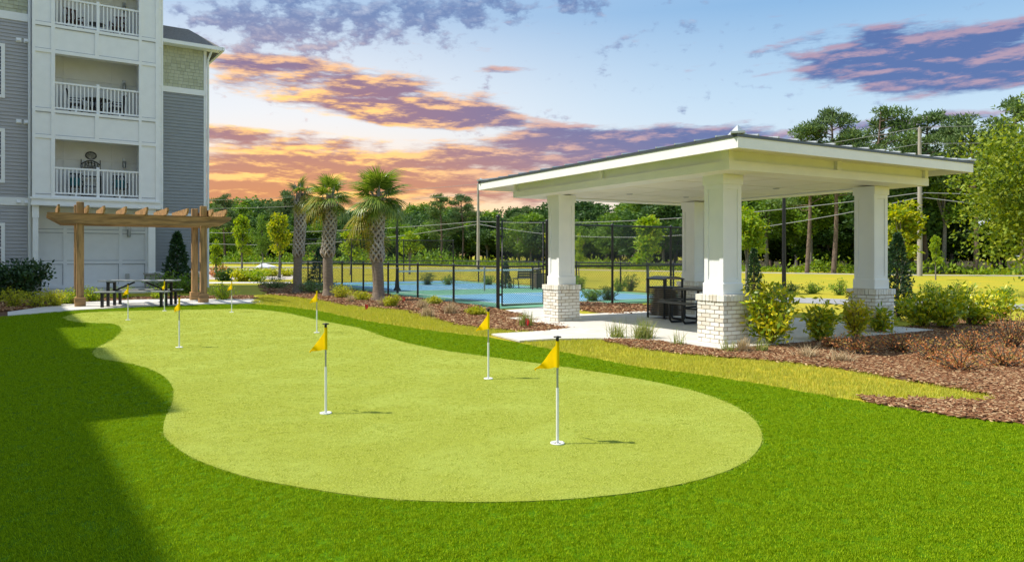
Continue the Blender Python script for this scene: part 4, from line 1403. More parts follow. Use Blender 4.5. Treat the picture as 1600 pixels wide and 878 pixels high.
LF_HOLLYY = leafmat('leaf_yellow_shrub', [(0.552, 0.5244, 0.0414), (0.69, 0.6072, 0.0483), (0.2484, 0.3312, 0.0345), (0.621, 0.4416, 0.069)], 0.35, rough=0.4, spec=0.4)
LF_RUST = leafmat('leaf_rust', [(0.504, 0.1495, 0.044), (0.66, 0.2875, 0.11), (0.36, 0.138, 0.055), (0.48, 0.345, 0.11), (0.264, 0.23, 0.055)], 0.3)
LF_DRY = leafmat('dry_grass', [(0.42, 0.33, 0.19), (0.55, 0.45, 0.28), (0.30, 0.22, 0.12)], 0.2)
LF_GRASS = leafmat('ornamental_grass', [(0.16, 0.24, 0.05), (0.30, 0.36, 0.08), (0.40, 0.38, 0.14), (0.12, 0.19, 0.07)], 0.3)
LF_BRUSH = leafmat('brush_leaf', [(0.10, 0.19, 0.015), (0.20, 0.31, 0.02), (0.30, 0.38, 0.03)], 0.35)
LF_PALM = leafmat('palm_frond', [(0.077, 0.146, 0.0187), (0.1715, 0.2507, 0.0319), (0.2943, 0.3565, 0.0627)], 0.3, rough=0.38, spec=0.5)
LF_PALMY = leafmat('palm_frond_yellowing', [(0.22, 0.25, 0.03), (0.42, 0.36, 0.05), (0.12, 0.17, 0.025), (0.40, 0.30, 0.09)], 0.3)
LF_BLUE = leafmat('leaf_juniper', [(0.10, 0.17, 0.06), (0.16, 0.24, 0.08), (0.22, 0.30, 0.08)], 0.2)
LF_BED = leafmat('leaf_chartreuse', [(0.34, 0.38, 0.03), (0.50, 0.50, 0.05), (0.22, 0.28, 0.03)], 0.35)
STEM = nmat('shrub_stem', [(0.10, 0.07, 0.045), (0.18, 0.13, 0.09)], 12, rough=0.9)


def clump_points(nr, centers, radii, n, shell=0.55, flat=1.0):
    k = len(centers)
    w = np.array(radii) ** 2
    idx = nr.choice(k, n, p=w / w.sum())
    d = unit(nr.normal(size=(n, 3)))
    r_ = nr.uniform(shell, 1.0, n) ** 0.8
    off = d * (r_ * np.array(radii)[idx])[:, None]
    off[:, 2] *= flat
    return np.array(centers)[idx] + off, d


def broad_mesh(seed, h, r, cb, n=5000, leaf=0.26, nc=26, m=None, top=1.0):
    """(trunk mesh, crown mesh): crown of leaf clumps in an uneven egg from cb*h to h"""
    nr = np.random.default_rng(seed)
    rr = random.Random(seed)
    cs, rs = [], []
    zc = h * (1 + cb) / 2
    hz = h * (1 - cb) / 2
    while len(cs) < nc:
        d = nr.normal(size=3); d /= np.linalg.norm(d)
        q = nr.uniform(0.35, 0.95)
        zz = d[2] * q
        sh = (1 - 0.35 * max(0, zz)) if top == 1.0 else (1 - top * (zz + 1) / 2)
        cs.append((d[0] * q * r * sh * nr.uniform(0.8, 1.15), d[1] * q * r * sh * nr.uniform(0.8, 1.15), zc + zz * hz * 0.88))
        rs.append(r * nr.uniform(0.20, 0.40) * (0.7 + 0.3 * sh))
    P, out = clump_points(nr, cs, rs, n, 0.4, 0.85)
    P += nr.normal(size=P.shape) * leaf * 0.4
    keep = (np.abs(P[:, 2] - zc) < hz * 1.06)
    P, out = P[keep], out[keep]
    V = leaves(P, nr, leaf, leaf * 0.62, 0.25, out, 0.6)
    tm = MB()
    tm.tube([(0, 0, -0.05), (rr.uniform(-.1, .1), rr.uniform(-.1, .1), h * cb), (rr.uniform(-.2, .2), rr.uniform(-.2, .2), h * 0.8)], [h * 0.020, h * 0.014, h * 0.004], 7)
    for c_ in cs[:10]:
        z0 = h * cb + 0.25 * (c_[2] - h * cb)
        tm.tube([(0, 0, max(z0, h * cb * 0.7)), (c_[0] * 0.5, c_[1] * 0.5, (z0 + c_[2]) / 2 + 0.1), c_], [h * 0.008, h * 0.005, h * 0.002], 5, cap=False)
    return tm, V


def pine_mesh(seed, h, r, cb, n=4200, needle=0.42):
    nr = np.random.default_rng(seed)
    rr = random.Random(seed)
    tm = MB()
    lean = (rr.uniform(-0.5, 0.5), rr.uniform(-0.5, 0.5))
    ax = lambda s_: Vector((lean[0] * s_ + 0.18 * math.sin(s_ * 5 + seed), lean[1] * s_ + 0.18 * math.cos(s_ * 4 + seed), h * s_))
    tm.tube([ax(i / 8) - Vector((0, 0, 0.05 if i == 0 else 0)) for i in range(9)], [h * 0.015 * (1 - 0.85 * i / 8) + 0.03 for i in range(9)], 8)
    cs, rs = [], []
    nb = int(20 + 7 * rr.random())
    for b_ in range(nb):
        s_ = cb + (0.97 - cb) * (b_ + rr.random()) / nb
        a_ = rr.uniform(0, 6.28)
        q = (s_ - cb) / (1 - cb)
        L = r * (0.55 + 0.5 * math.sin(math.pi * min(1, 0.25 + q * 0.75))) * rr.uniform(0.55, 1.15) * (1.05 - 0.55 * q)
        p0 = ax(s_)
        p1 = p0 + Vector((math.cos(a_) * L * 0.55, math.sin(a_) * L * 0.55, L * rr.uniform(-0.05, 0.25)))
        p2 = p0 + Vector((math.cos(a_ + 0.2) * L, math.sin(a_ + 0.2) * L, L * rr.uniform(0.1, 0.5)))
        tm.tube([p0, p1, p2], [0.06, 0.04, 0.015], 5, cap=False)
        for p, k in ((p2, 1.0), (p1.lerp(p2, 0.5), 0.85), (p1, 0.5)):
            if rr.random() < 0.9:
                cs.append((p.x + rr.uniform(-.2, .2), p.y + rr.uniform(-.2, .2), p.z + 0.15)); rs.append(r * rr.uniform(0.17, 0.30) * k + 0.1)
    cs.append(tuple(ax(1.0))); rs.append(r * 0.24)
    P, out = clump_points(nr, cs, rs, n, 0.15, 0.42)
    V = leaves(P, nr, needle, needle * 0.26, 0.55, out, 0.5)
    return tm, V


PROTO = {}


def proto(key, maker, bark, leafm):
    tm, V = maker
    a = tm.mesh('trunk'); a.materials.append(bark)
    PROTO[key] = (a, quads('crown', V, leafm))


for k in range(4):
    proto(('pine', k), pine_mesh(11 + k, 13.5, 3.4, (0.42, 0.48, 0.36, 0.50)[k], 6500, 0.40), BARKP, LF_PINE)
for k in range(4):
    proto(('wood', k), broad_mesh(31 + k, 12.0, 3.6, (0.10, 0.16, 0.12, 0.2)[k], 6500, 0.42, 34), BARKG, LF_DARK)
for k in range(3):
    proto(('mid', k), broad_mesh(41 + k, 9.5, 3.0, (0.16, 0.22, 0.14)[k], 6000, 0.34, 30), BARKG, LF_MID)
for k in range(2):
    proto(('tallwood', k), broad_mesh(51 + k, 12.5, 3.2, 0.33, 6500, 0.34, 32), BARKG, LF_MID)
for k in range(3):
    proto(('lime', k), broad_mesh(61 + k, 6.0, 1.35, 0.2, 2600, 0.22, 24, top=0.75), BARKG, LF_LIME)
proto(('gold', 0), broad_mesh(71, 5.5, 1.2, 0.25, 2200, 0.20, 22, top=0.7), BARKG, LF_GOLD)


def plant_tree(key, p, hscale, label, name='tree', wscale=None, group='trees', rot=None):
    a, c_ = PROTO[key]
    t_ = thing(name, label, 'tree', p, rng.uniform(0, 6.28) if rot is None else rot, group)
    w = wscale or hscale
    t_.scale = (w, w, hscale)
    obj('trunk', a, None, t_)
    obj('crown', c_, None, t_)
    return t_


# the woodland: from far left to near right, three staggered rows
line = [(-95, 158), (-60, 146), (-25, 128), (0, 108), (14, 86), (27, 70), (46, 58), (75, 46)]


def on_line(s_):
    tot = [0]
    for i in range(1, len(line)):
        tot.append(tot[-1] + math.dist(line[i], line[i - 1]))
    q = s_ * tot[-1]
    for i in range(1, len(line)):
        if q <= tot[i]:
            f_ = (q - tot[i - 1]) / (tot[i] - tot[i - 1])
            a_, b_ = line[i - 1], line[i]
            nx, ny = -(b_[1] - a_[1]), b_[0] - a_[0]
            l_ = math.hypot(nx, ny)
            return a_[0] + (b_[0] - a_[0]) * f_, a_[1] + (b_[1] - a_[1]) * f_, nx / l_, ny / l_
    return *line[-1], 0.5, 0.8


PLACES = [(330, 'behind the building'), (372, 'beside the building corner'), (420, 'behind the lime saplings'), (455, 'behind the yellowish sapling'), (490, 'behind the left palm'), (540, 'behind the middle palm'),
          (575, 'between two palms'), (625, 'behind the largest palm'), (690, 'right of the largest palm'), (740, 'left of the thin pole'), (790, 'right of the thin pole'), (850, 'behind the gate'),
          (900, 'behind the left column'), (960, 'right of the left column'), (1020, 'behind the tall fence'), (1090, 'behind the litter bin'), (1150, 'behind the nearest column'), (1220, 'left of the tall lamp'),
          (1330, 'right of the tall lamp'), (1400, 'behind the right column'), (1450, 'behind the grey pole'), (1510, 'right of the grey pole'), (1570, 'left of the oak'), (9999, 'behind the oak')]


def place(px):
    return next(w for lim, w in PLACES if px < lim)


RANK = ('front', 'second', 'third', 'back')
WLAB = {'wood': 'dark leafy', 'mid': 'mid green bushy', 'pine': 'tall pine', 'tallwood': 'tall straight trunked'}
for row, (off, n_) in enumerate(((0, 38), (7, 42), (15, 40), (25, 30))):
    for i in range(n_):
        s_ = (i + 0.5 + rng.uniform(-0.3, 0.3) + 0.5 * (row % 2)) / n_
        x, y, nx, ny = on_line(min(1, s_))
        x += nx * off + rng.uniform(-1, 1)
        y += ny * off + rng.uniform(-1.2, 1.2)
        px = 800 + F * x / y
        if px < 305 or px > 1700:
            continue
        right = px > 1080
        kind = rng.choices(('pine', 'wood', 'mid', 'tallwood'), (4, 1.5, 0.6, 5) if right else (1.6, 5, 2.2, 1))[0]
        if row == 0 and not right:
            kind = rng.choice(('wood', 'mid', 'mid'))
        # height that the skyline has here
        top = np.interp(px, [300, 350, 400, 450, 520, 600, 680, 740, 800, 900, 1000, 1100, 1200, 1290, 1370, 1450, 1530, 1600, 1800], [322, 312, 308, 308, 322, 330, 312, 330, 318, 312, 300, 280, 250, 232, 226, 222, 216, 206, 200])
        want = zat(top + rng.uniform(-9, 12) + (14 if row == 0 else 0), y)
        ref = {'pine': 13.5, 'wood': 12.0, 'mid': 9.5, 'tallwood': 12.5}[kind]
        sc = want / ref
        if row == 0 and kind == 'mid':
            sc *= rng.uniform(0.7, 0.95)
        nk = {'pine': 4, 'wood': 4, 'mid': 3, 'tallwood': 2}[kind]
        plant_tree((kind, rng.randrange(nk)), (x, y, 0), sc, '%s tree in the %s rank of the woods %s' % (WLAB[kind], RANK[row], place(px)), {'pine': 'pine_tree'}.get(kind, 'woodland_tree'), sc * (rng.uniform(0.95, 1.3) if right else rng.uniform(1.2, 1.6)), 'trees of the woodland edge')
# lower trees and tall shrubs that close the gaps under the crowns
for i in range(110):
    x, y, nx, ny = on_line(min(1, (i + 0.5 + rng.uniform(-0.4, 0.4)) / 110))
    off = rng.uniform(5, 22)
    x += nx * off
    y += ny * off
    px = 800 + F * x / y
    if px < 305 or px > 1700:
        continue
    kind = rng.choice(('wood', 'wood', 'mid'))
    sc = rng.uniform(4.5, 8.0) / {'wood': 12.0, 'mid': 9.5}[kind] * (1.25 if x < 0 else 1.0)
    plant_tree((kind, rng.randrange(3)), (x, y, -0.4), sc, '%s understorey tree in the woods %s' % (('low dark', 'tall dark')[sc > 0.5] if kind == 'wood' else ('low green', 'tall green')[sc > 0.62], place(px)), 'understorey_tree', sc * rng.uniform(1.5, 2.2), 'understorey trees')
# skyline pines above the pavilion roof and beyond
for i, (px, top, d, k, lab) in enumerate((
        (1262, 190, 64, 0, 'short bushy pine, leftmost above the pavilion roof ridge'), (1303, 168, 63, 1, 'slender leaning pine second from left above the pavilion roof'),
        (1372, 166, 62, 3, 'tall open crowned pine in the middle above the pavilion roof'), (1446, 176, 66, 1, 'tall flat crowned pine right behind the grey utility pole'),
        (1524, 178, 60, 3, 'tall pine with spreading limbs right of the utility pole'), (1596, 150, 58, 2, 'dense tall pine at the right edge of the picture'),
        (350, 305, 140, 0, 'round topped pine above the trees just right of the building corner'), (440, 298, 138, 3, 'pine with a rounded crown above the yellowish sapling'),
        (690, 303, 112, 2, 'spreading pine on the skyline between largest palm and thin pole'), (722, 303, 112, 1, 'pine with a curled crown left of the thin utility pole'))):
    sc = zat(top, d) / 13.9
    plant_tree(('pine', k), at(px, d), sc, lab, 'pine_tree', sc * (0.95 if d < 80 else 1.1), 'skyline pines')

# young trees on the lawns
for key, px, d, top, lab, w in (
        (('lime', 0), 378, 50, 325, 'narrow young lime green tree left in the gravel bed', 0.9), (('gold', 0), 437, 50, 322, 'yellowish sapling in the gravel bed', 1.0),
        (('mid', 1), 410, 62, 335, 'rounded mid green tree between the lime and yellowish saplings', 0.62), (('lime', 1), 548, 58, 348, 'lime green young tree behind the middle palm', 1.3),
        (('lime', 2), 640, 60, 352, 'lime green young tree behind the lamp post', 1.3), (('gold', 0), 868, 44, 322, 'yellowish young tree behind the left pavilion column', 0.8),
        (('lime', 0), 1012, 30, 322, 'spreading lime young tree seen between the left and rear columns', 1.25), (('lime', 1), 905, 52, 362, 'small slim lime sapling right of the left pavilion column', 0.8),
        (('lime', 2), 1168, 29, 305, 'lime young tree just right of the nearest pavilion column', 1.15), (('gold', 0), 1410, 30, 298, 'yellowish young tree right of the right pavilion column', 1.2),
        (('lime', 0), 1462, 46, 360, 'small lime sapling right of the utility pole foot', 0.8), (('lime', 1), 337, 46, 372, 'small lime tree close to the building corner', 1.0)):
    ref = {'lime': 6.0, 'gold': 5.5, 'mid': 9.5}[key[0]]
    sc = zat(top, d) / ref
    plant_tree(key, at(px, d), sc, lab, 'young_tree', sc * w, 'young planted trees')

# big oak reaching in from the right
nr = np.random.default_rng(5)
tm, V = broad_mesh(83, 8.0, 4.6, 0.05, 26000, 0.16, 70)
ok = thing('oak_tree', 'yellowish green spreading oak reaching in at the right edge', 'tree', at(1665, 27), 0.4)
tm.build('trunk', BARKG, ok)
obj('crown', quads('crown', V, LF_OAK), None, ok)


# conifers and shrubs
def cone_plant(p, h, r, n, leaf, lm, label, name, cat='shrub', nc=60, droop=0.2, seed=1):
    nr = np.random.default_rng(seed)
    t_ = thing(name, label, cat, p, rng.uniform(0, 6))
    zz = nr.uniform(0.03, 1.0, n) ** 1.15
    ang = nr.uniform(0, 6.283, n)
    env = r * (1 - zz) ** 0.75 * (0.75 + 0.35 * np.sin(ang * 3 + zz * 17 + seed) * np.sin(zz * 31))
    rad = env * np.sqrt(nr.uniform(0.35, 1.0, n)) + 0.02
    P = np.stack([np.cos(ang) * rad, np.sin(ang) * rad, zz * h], 1)
    out = np.stack([np.cos(ang), np.sin(ang), np.full(n, 0.4)], 1)
    V = leaves(P, nr, leaf, leaf * 0.5, 0.3, out, 0.9)
    obj('foliage', quads('foliage', V, lm), None, t_)
    a = MB(); a.tube([(0, 0, 0), (0, 0, h * 0.85)], [0.05, 0.015], 7); a.build('stem', STEM, t_)
    return t_


cone_plant(gp(277, 456), 2.45, 0.75, 3600, 0.13, LF_EVER, 'dark glossy cone shaped evergreen before the grey wall under the pergola', 'evergreen_shrub', seed=3)
cone_plant(gp(1402, 500), 2.0, 0.55, 4200, 0.075, LF_EVER, 'dark slender conifer beside the right pavilion column', 'conifer_shrub', seed=4)
cone_plant(gp(1178, 480), 1.7, 0.35, 2600, 0.07, LF_EVER, 'dark narrow conifer right of the nearest pavilion column', 'conifer_shrub', seed=5)
cone_plant(gp(500, 446), 1.9, 0.8, 2600, 0.10, LF_EVER, 'dark broad evergreen bush behind the leftmost palms', 'evergreen_shrub', seed=6)
cone_plant(gp(790, 451), 1.2, 0.35, 1400, 0.08, LF_EVER, 'dark slim bush seen through the court gate hinge', 'evergreen_shrub', seed=8)


def bush(p, h, r, n, leaf, lm, label, name='shrub', stems=9, seed=1, group=None, upright=0.5, wide=0.5, shell=0.3, cat='shrub'):
    """leafy shrub: stems from the base, leaves in rosettes along them"""
    nr = np.random.default_rng(seed)
    rr = random.Random(seed)
    t_ = thing(name, label, cat, p, rr.uniform(0, 6), group)
    st = MB()
    tips = []
    for i in range(stems):
        a_ = 6.283 * i / stems + rr.uniform(-0.4, 0.4)
        q = rr.uniform(0.25, 1.0) if i else 0.05
        hh = h * (1 - 0.45 * q * q) * rr.uniform(0.75, 1.05)
        p2 = Vector((math.cos(a_) * r * q, math.sin(a_) * r * q, hh))
        p1 = Vector((p2.x * 0.45, p2.y * 0.45, hh * 0.5))
        st.tube([(0.02 * math.cos(a_), 0.02 * math.sin(a_), 0), p1, p2], [0.012 + h * 0.006, 0.008 + h * 0.003, 0.003], 5, cap=False)
        for s_ in np.linspace(shell, 1.0, 7):
            tips.append(Vector((0, 0, 0)).lerp(p1, s_ * 2) if s_ < 0.5 else p1.lerp(p2, s_ * 2 - 1))
    st.build('stems', STEM, t_)
    tips = np.array([tuple(x) for x in tips])
    P = tips[nr.integers(0, len(tips), n)] + nr.normal(size=(n, 3)) * np.array([r * 0.16, r * 0.16, h * 0.075])
    P[:, 2] = np.maximum(P[:, 2], 0.02)
    out = P.copy(); out[:, 2] = 0; out = unit(out)
    V = leaves(P, nr, leaf, leaf * wide, upright, out, 0.6)
    obj('foliage', quads('foliage', V, lm), None, t_)
    return t_


def tuft(p, h, r, n, lm, label, name='ornamental_grass', seed=1, width=0.008, group=None, cat='grass'):
    """clump of arching blades"""
    nr = np.random.default_rng(seed)
    t_ = np.linspace(0, 1, 5)
    ang = nr.uniform(0, 6.283, n)
    lean = nr.uniform(0.05, 1.0, n)
    hh = h * nr.uniform(0.55, 1.05, n) * (1 - 0.3 * lean)
    base = np.stack([nr.normal(size=n) * r * 0.2, nr.normal(size=n) * r * 0.2, np.zeros(n)], 1)
    dirv = np.stack([np.cos(ang), np.sin(ang), np.zeros(n)], 1)
    side = np.stack([-np.sin(ang), np.cos(ang), np.zeros(n)], 1)
    F_ = []
    for k in range(4):
        def pt(s_):
            p_ = base + dirv * (r * lean * s_ ** 1.8)[:, None] if isinstance(s_, np.ndarray) else base + dirv * (r * lean * s_ ** 1.8)[:, None]
            p_ = p_.copy(); p_[:, 2] = hh * (s_ - 0.22 * lean * s_ ** 3)
            return p_
        w0, w1 = width * (1 - t_[k]) + 0.0012, width * (1 - t_[k + 1]) + 0.0008
        a_, b_ = pt(float(t_[k])), pt(float(t_[k + 1]))
        F_.append(np.stack([a_ - side * w0, a_ + side * w0, b_ + side * w1, b_ - side * w1], 1))
    V = np.concatenate(F_)
    return tag(obj(name, quads(name, V, lm), None, None, p), label, cat, group)


# planting by the pavilion
PP = [((1203, 541), 0.98, 0.62, 950, 0.085, LF_HOLLY, 'large glossy green shrub right of the nearest brick column'),
      ((1281, 536), 0.66, 0.36, 560, 0.080, LF_HOLLY, 'upright green shrub second from the nearest brick column'),
      ((1338, 530), 0.78, 0.28, 420, 0.080, LF_HOLLYY, 'tall yellow green shrub in front of the right brick column'),
      ((1376, 522), 0.52, 0.30, 360, 0.085, LF_HOLLY, 'small dark green shrub at the right corner of the right column'),
      ((1440, 512), 0.72, 0.50, 620, 0.085, LF_HOLLY, 'dark shrub right of the slender conifer'),
      ((1478, 515), 0.80, 0.55, 760, 0.085, LF_HOLLY, 'green shrub in the middle of the hedge right of the pavilion'),
      ((1520, 510), 0.84, 0.60, 860, 0.085, LF_HOLLY, 'lighter leafy shrub in the hedge right of the pavilion'),
      ((1558, 504), 0.72, 0.50, 620, 0.085, LF_HOLLY, 'rightmost green shrub of the hedge beside the pavilion')]
for i, (q, h_, r_, n_, lf, m_, lab) in enumerate(PP):
    bush(gp(*q), h_, r_, int(n_ * 1.7), lf * 1.3, m_, lab, 'glossy_shrub', 13, 100 + i, 'shrubs beside the pavilion', 0.5, 0.42)
RUST = [((1340, 556), 0.36, 0.42, 'rust red spirea nearest the yellow green shrub'), ((1405, 552), 0.34, 0.40, 'rust red spirea below the dark conifer'), ((1462, 566), 0.36, 0.46, 'rust and brown spirea in front of the hedge'),
        ((1520, 556), 0.42, 0.50, 'orange brown spirea right of centre in the mulch bed'), ((1582, 545), 0.62, 0.55, 'tall rust red spirea at the right edge of the picture'),
        ((1500, 580), 0.28, 0.42, 'low sparse brown spirea nearest the lawn'), ((1568, 575), 0.34, 0.46, 'low rust spirea at the right, in front of the tall one'), ((1300, 545), 0.20, 0.28, 'tiny rust spirea left of the others'), ((1660, 560), 0.5, 0.6, 'rust red spirea just past the right edge')]
for i, (q, h_, r_, lab) in enumerate(RUST):
    bush(gp(*q), h_, r_, 620, 0.036, LF_RUST, lab, 'spirea_shrub', 30, 140 + i, 'rust coloured spireas', 0.4, 0.5, 0.35)
GR = [((964, 530), 0.42, 0.30, 130, LF_GRASS, 'green grass clump left of two in front of the pavilion slab'), ((1006, 532), 0.50, 0.40, 260, LF_GRASS, 'largest green grass clump in front of the pavilion slab'),
      ((1060, 541), 0.34, 0.28, 40, LF_GRASS, 'thin sparse grass clump left of the nearest brick column'), ((1138, 551), 0.30, 0.28, 70, LF_GRASS, 'sparse green grass clump at the foot of the nearest column'),
      ((1162, 551), 0.30, 0.26, 170, LF_DRY, 'dry straw coloured grass clump at the foot of the nearest column'), ((1190, 551), 0.28, 0.24, 80, LF_GRASS, 'green grass blades under the large glossy shrub'),
      ((822, 512), 0.45, 0.30, 190, LF_GRASS, 'green grass clump left of the left brick column'), ((1265, 560), 0.26, 0.4, 110, LF_DRY, 'dry grass clump below the upright shrub'), ((1312, 566), 0.24, 0.4, 110, LF_DRY, 'dry grass clump at the lawn edge under the spireas'),
      ((598, 480), 0.38, 0.26, 160, LF_DRY, 'brown grass clump at the foot of the largest palm'), ((660, 484), 0.40, 0.32, 160, LF_DRY, 'brown grass clump midway along the low fence'), ((704, 492), 0.42, 0.34, 200, LF_DRY, 'brown grass clump left of the gate'),
      ((548, 474), 0.35, 0.25, 140, LF_DRY, 'brown grass clump between the middle and largest palms'), ((668, 497), 0.36, 0.3, 170, LF_DRY, 'russet grass clump in front of the low fence')]
for i, (q, h_, r_, n_, m_, lab) in enumerate(GR):
    tuft(gp(*q), h_, r_, n_, m_, lab, 'ornamental_grass', 200 + i, 0.006 if q[1] > 505 else 0.010, 'ornamental grasses')
BL = [((533, 467), 0.50, 0.48, LF_BED, 'rounded chartreuse shrub right of the middle palm'), ((563, 471), 0.34, 0.36, LF_BED, 'chartreuse shrub left of the largest palm'), ((612, 481), 0.36, 0.32, LF_BED, 'chartreuse shrub right of the largest palm'),
      ((676, 477), 0.26, 0.30, LF_BED, 'low chartreuse shrub by the low fence'), ((745, 494), 0.22, 0.26, LF_BED, 'tiny chartreuse shrub left of the gate post'), ((487, 458), 0.50, 0.80, LF_BLUE, 'spreading grey green juniper between the left and middle palms'),
      ((430, 452), 0.55, 0.85, LF_BLUE, 'spreading juniper left of the left palm'), ((510, 460), 0.35, 0.5, LF_BLUE, 'low juniper at the foot of the middle palm')]
for i, (q, h_, r_, m_, lab) in enumerate(BL):
    bush(gp(*q), h_, r_, 1500, 0.05 if m_ is LF_BED else 0.06, m_, lab, 'low_shrub', 16, 230 + i, 'low shrubs in the palm bed', 0.3, 0.55, 0.25)
# near the pergola and the building
bush(at(30, 26.3), 1.30, 1.15, 3600, 0.15, LF_EVER, 'large dark green bush against the grey wall at the left edge', 'evergreen_shrub', 22, 250, None, 0.4, 0.5, 0.15)
bush(at(-30, 25.3), 1.3, 1.1, 2800, 0.15, LF_EVER, 'dark green bush just past the left edge', 'evergreen_shrub', 18, 251, None, 0.4, 0.5, 0.15)
bush(gp(262, 459), 0.9, 0.8, 900, 0.10, LF_MID, 'low flowering bush at the foot of the cone shaped evergreen', 'flowering_shrub', 18, 252, None, 0.4, 0.5, 0.1)
bush(gp(296, 458), 0.8, 0.6, 600, 0.10, LF_MID, 'low green bush between the pergola posts and the wall', 'flowering_shrub', 14, 253, None, 0.4, 0.5, 0.1)
for i, (q, h_, lab) in enumerate((((22, 481), 0.55, 'yellow green shrub leftmost in front of the dark bush'), ((58, 481), 0.52, 'yellow green shrub second from the left by the slab'), ((85, 479), 0.5, 'yellow green shrub left of the front pergola post'), ((107, 476), 0.48, 'dim shrub behind the front pergola post'),
                                  ((142, 472), 0.5, 'yellow green shrub right of the front pergola post'), ((192, 468), 0.45, 'small shrub behind the left end of the picnic table'), ((250, 468), 0.42, 'small shrub behind the right end of the picnic table'), ((348, 469), 0.62, 'light green shrub right of the pergola posts'))):
    bush(gp(*q), h_, 0.45, 900, 0.065, LF_BED if i < 3 else LF_LIME, lab, 'border_shrub', 14, 260 + i, 'border shrubs by the pergola', 0.4, 0.5, 0.2)
for i, (px, py, h_, m_, lab) in enumerate(((340, 434, 0.9, LF_RUST, 'rust shrub close to the building corner'), (360, 433, 0.6, LF_BED, 'yellow shrub second from the building corner'), (385, 436, 0.7, LF_LIME, 'lime shrub under the narrow young tree'),
                                           (410, 431, 0.6, LF_BED, 'yellow shrub below the white boulder'), (425, 432, 0.6, LF_BED, 'yellow shrub right of the white boulder'), (448, 432, 0.6, LF_BED, 'yellow shrub under the yellowish sapling'),
                                           (352, 439, 0.8, LF_DARK, 'dark shrub by the garden path'), (400, 440, 0.8, LF_LIME, 'light shrub by the garden path'), (378, 440, 0.7, LF_BED, 'yellow shrub in the middle of the garden path edge'))):
    bush(gp(px, py), h_, 0.9, 800, 0.14, m_, lab, 'garden_shrub', 12, 280 + i, 'shrubs in the gravel bed', 0.3, 0.6, 0.1)
for i, (px, py, h_, lab) in enumerate(((1235, 458, 0.45, 'small round shrub left on the lawn right of the lamp post'), (1270, 459, 0.45, 'small round shrub second from the lamp post on the lawn'), (1312, 461, 0.62, 'small round shrub left of the right pavilion column on the lawn'),
                                       (1500, 466, 0.6, 'small round shrub on the lawn behind the hedge'), (1572, 475, 0.55, 'small round shrub on the lawn at the right edge'), (1455, 464, 0.55, 'small round shrub on the lawn right of the conifer'),
                                       (668, 446, 0.7, 'spiky shrub left beyond the court'), (700, 446, 0.55, 'small shrub right beyond the court'), (763, 446, 0.5, 'small shrub left of the gate beyond the court'),
                                       (950, 470, 0.5, 'leafy low plant right of the left column by the court'), (925, 471, 0.45, 'pale leafy plant beside the left column by the court'), (968, 456, 0.6, 'round shrub beyond the fence left of the bin'), (985, 455, 0.7, 'spiky shrub beyond the fence next to the bin'),
                                       (905, 455, 0.7, 'round shrub beyond the fence at the left column'))):
    bush(gp(px, py), h_, 0.42, 800, 0.07, LF_MID if i % 3 else LF_DARK, lab, 'round_shrub', 14, 300 + i, 'small lawn shrubs', 0.3, 0.5, 0.1)
bl = MB()
rr = random.Random(3)
bm = bmesh.new(); bmesh.ops.create_icosphere(bm, subdivisions=2, radius=1)
for v_ in bm.verts:
    v_.co *= rr.uniform(0.82, 1.08); v_.co.z *= 0.7
me = bpy.data.meshes.new('boulder'); bm.to_mesh(me); bm.free()
o = obj('boulder', me, nmat('pale_boulder', [(0.55, 0.56, 0.58), (0.75, 0.75, 0.77)], 6, rough=0.8), None, gp(415, 429) + Vector((0, 0, 0.4)))
o.scale = (0.9, 0.7, 0.75)
tag(o, 'pale rounded boulder among the yellow shrubs in the gravel bed', 'boulder')
# low dark rail along the far garden
rl = thing('garden_rail', 'low dark rail fence beyond the gravel bed', 'fence', at(318, 58), R(4))
for z in (0.55, 0.95):
    a = MB(); a.tube([(0, 0, z), (9.0, 0, z)], 0.035, 6); a.build('rail', ALU, rl)
for i in range(7):
    a = MB(); a.tube([(i * 1.5, 0, 0), (i * 1.5, 0, 1.0)], 0.045, 6); a.build('post', BLACK, rl)

# brush at the foot of the woods: an uncountable mass
nr = np.random.default_rng(77)
pts = []
for i in range(15000):
    x, y, nx, ny = on_line(nr.uniform(0.35, 1.0))
    o_ = nr.normal() * 1.3 - 3.0
    hmax = 0.55 + 0.5 * math.sin(x * 0.9) * math.sin(x * 0.37 + y * 0.5) + (nr.uniform(0, 0.9) if nr.uniform() < 0.2 else 0)
    pts.append((x + nx * o_, y + ny * o_, nr.uniform(0, max(0.3, hmax))))
P = np.array(pts)
V = leaves(P, nr, 0.34, 0.16, 0.8)
tag(obj('brush', quads('brush', V, LF_BRUSH)), 'bright green brush along the foot of the woods', 'brush', kind='stuff')
pts = []
for i in range(9000):
    x, y, nx, ny = on_line(nr.uniform(0.0, 0.5))
    o_ = nr.normal() * 2.0 - 4.0
    pts.append((x + nx * o_, y + ny * o_, nr.uniform(0, 1.4 + math.sin(x * 0.5))))
V = leaves(np.array(pts), nr, 0.6, 0.3, 0.8)
tag(obj('hedgerow', quads('hedgerow', V, LF_MID)), 'green undergrowth along the far left woods', 'undergrowth', kind='stuff')


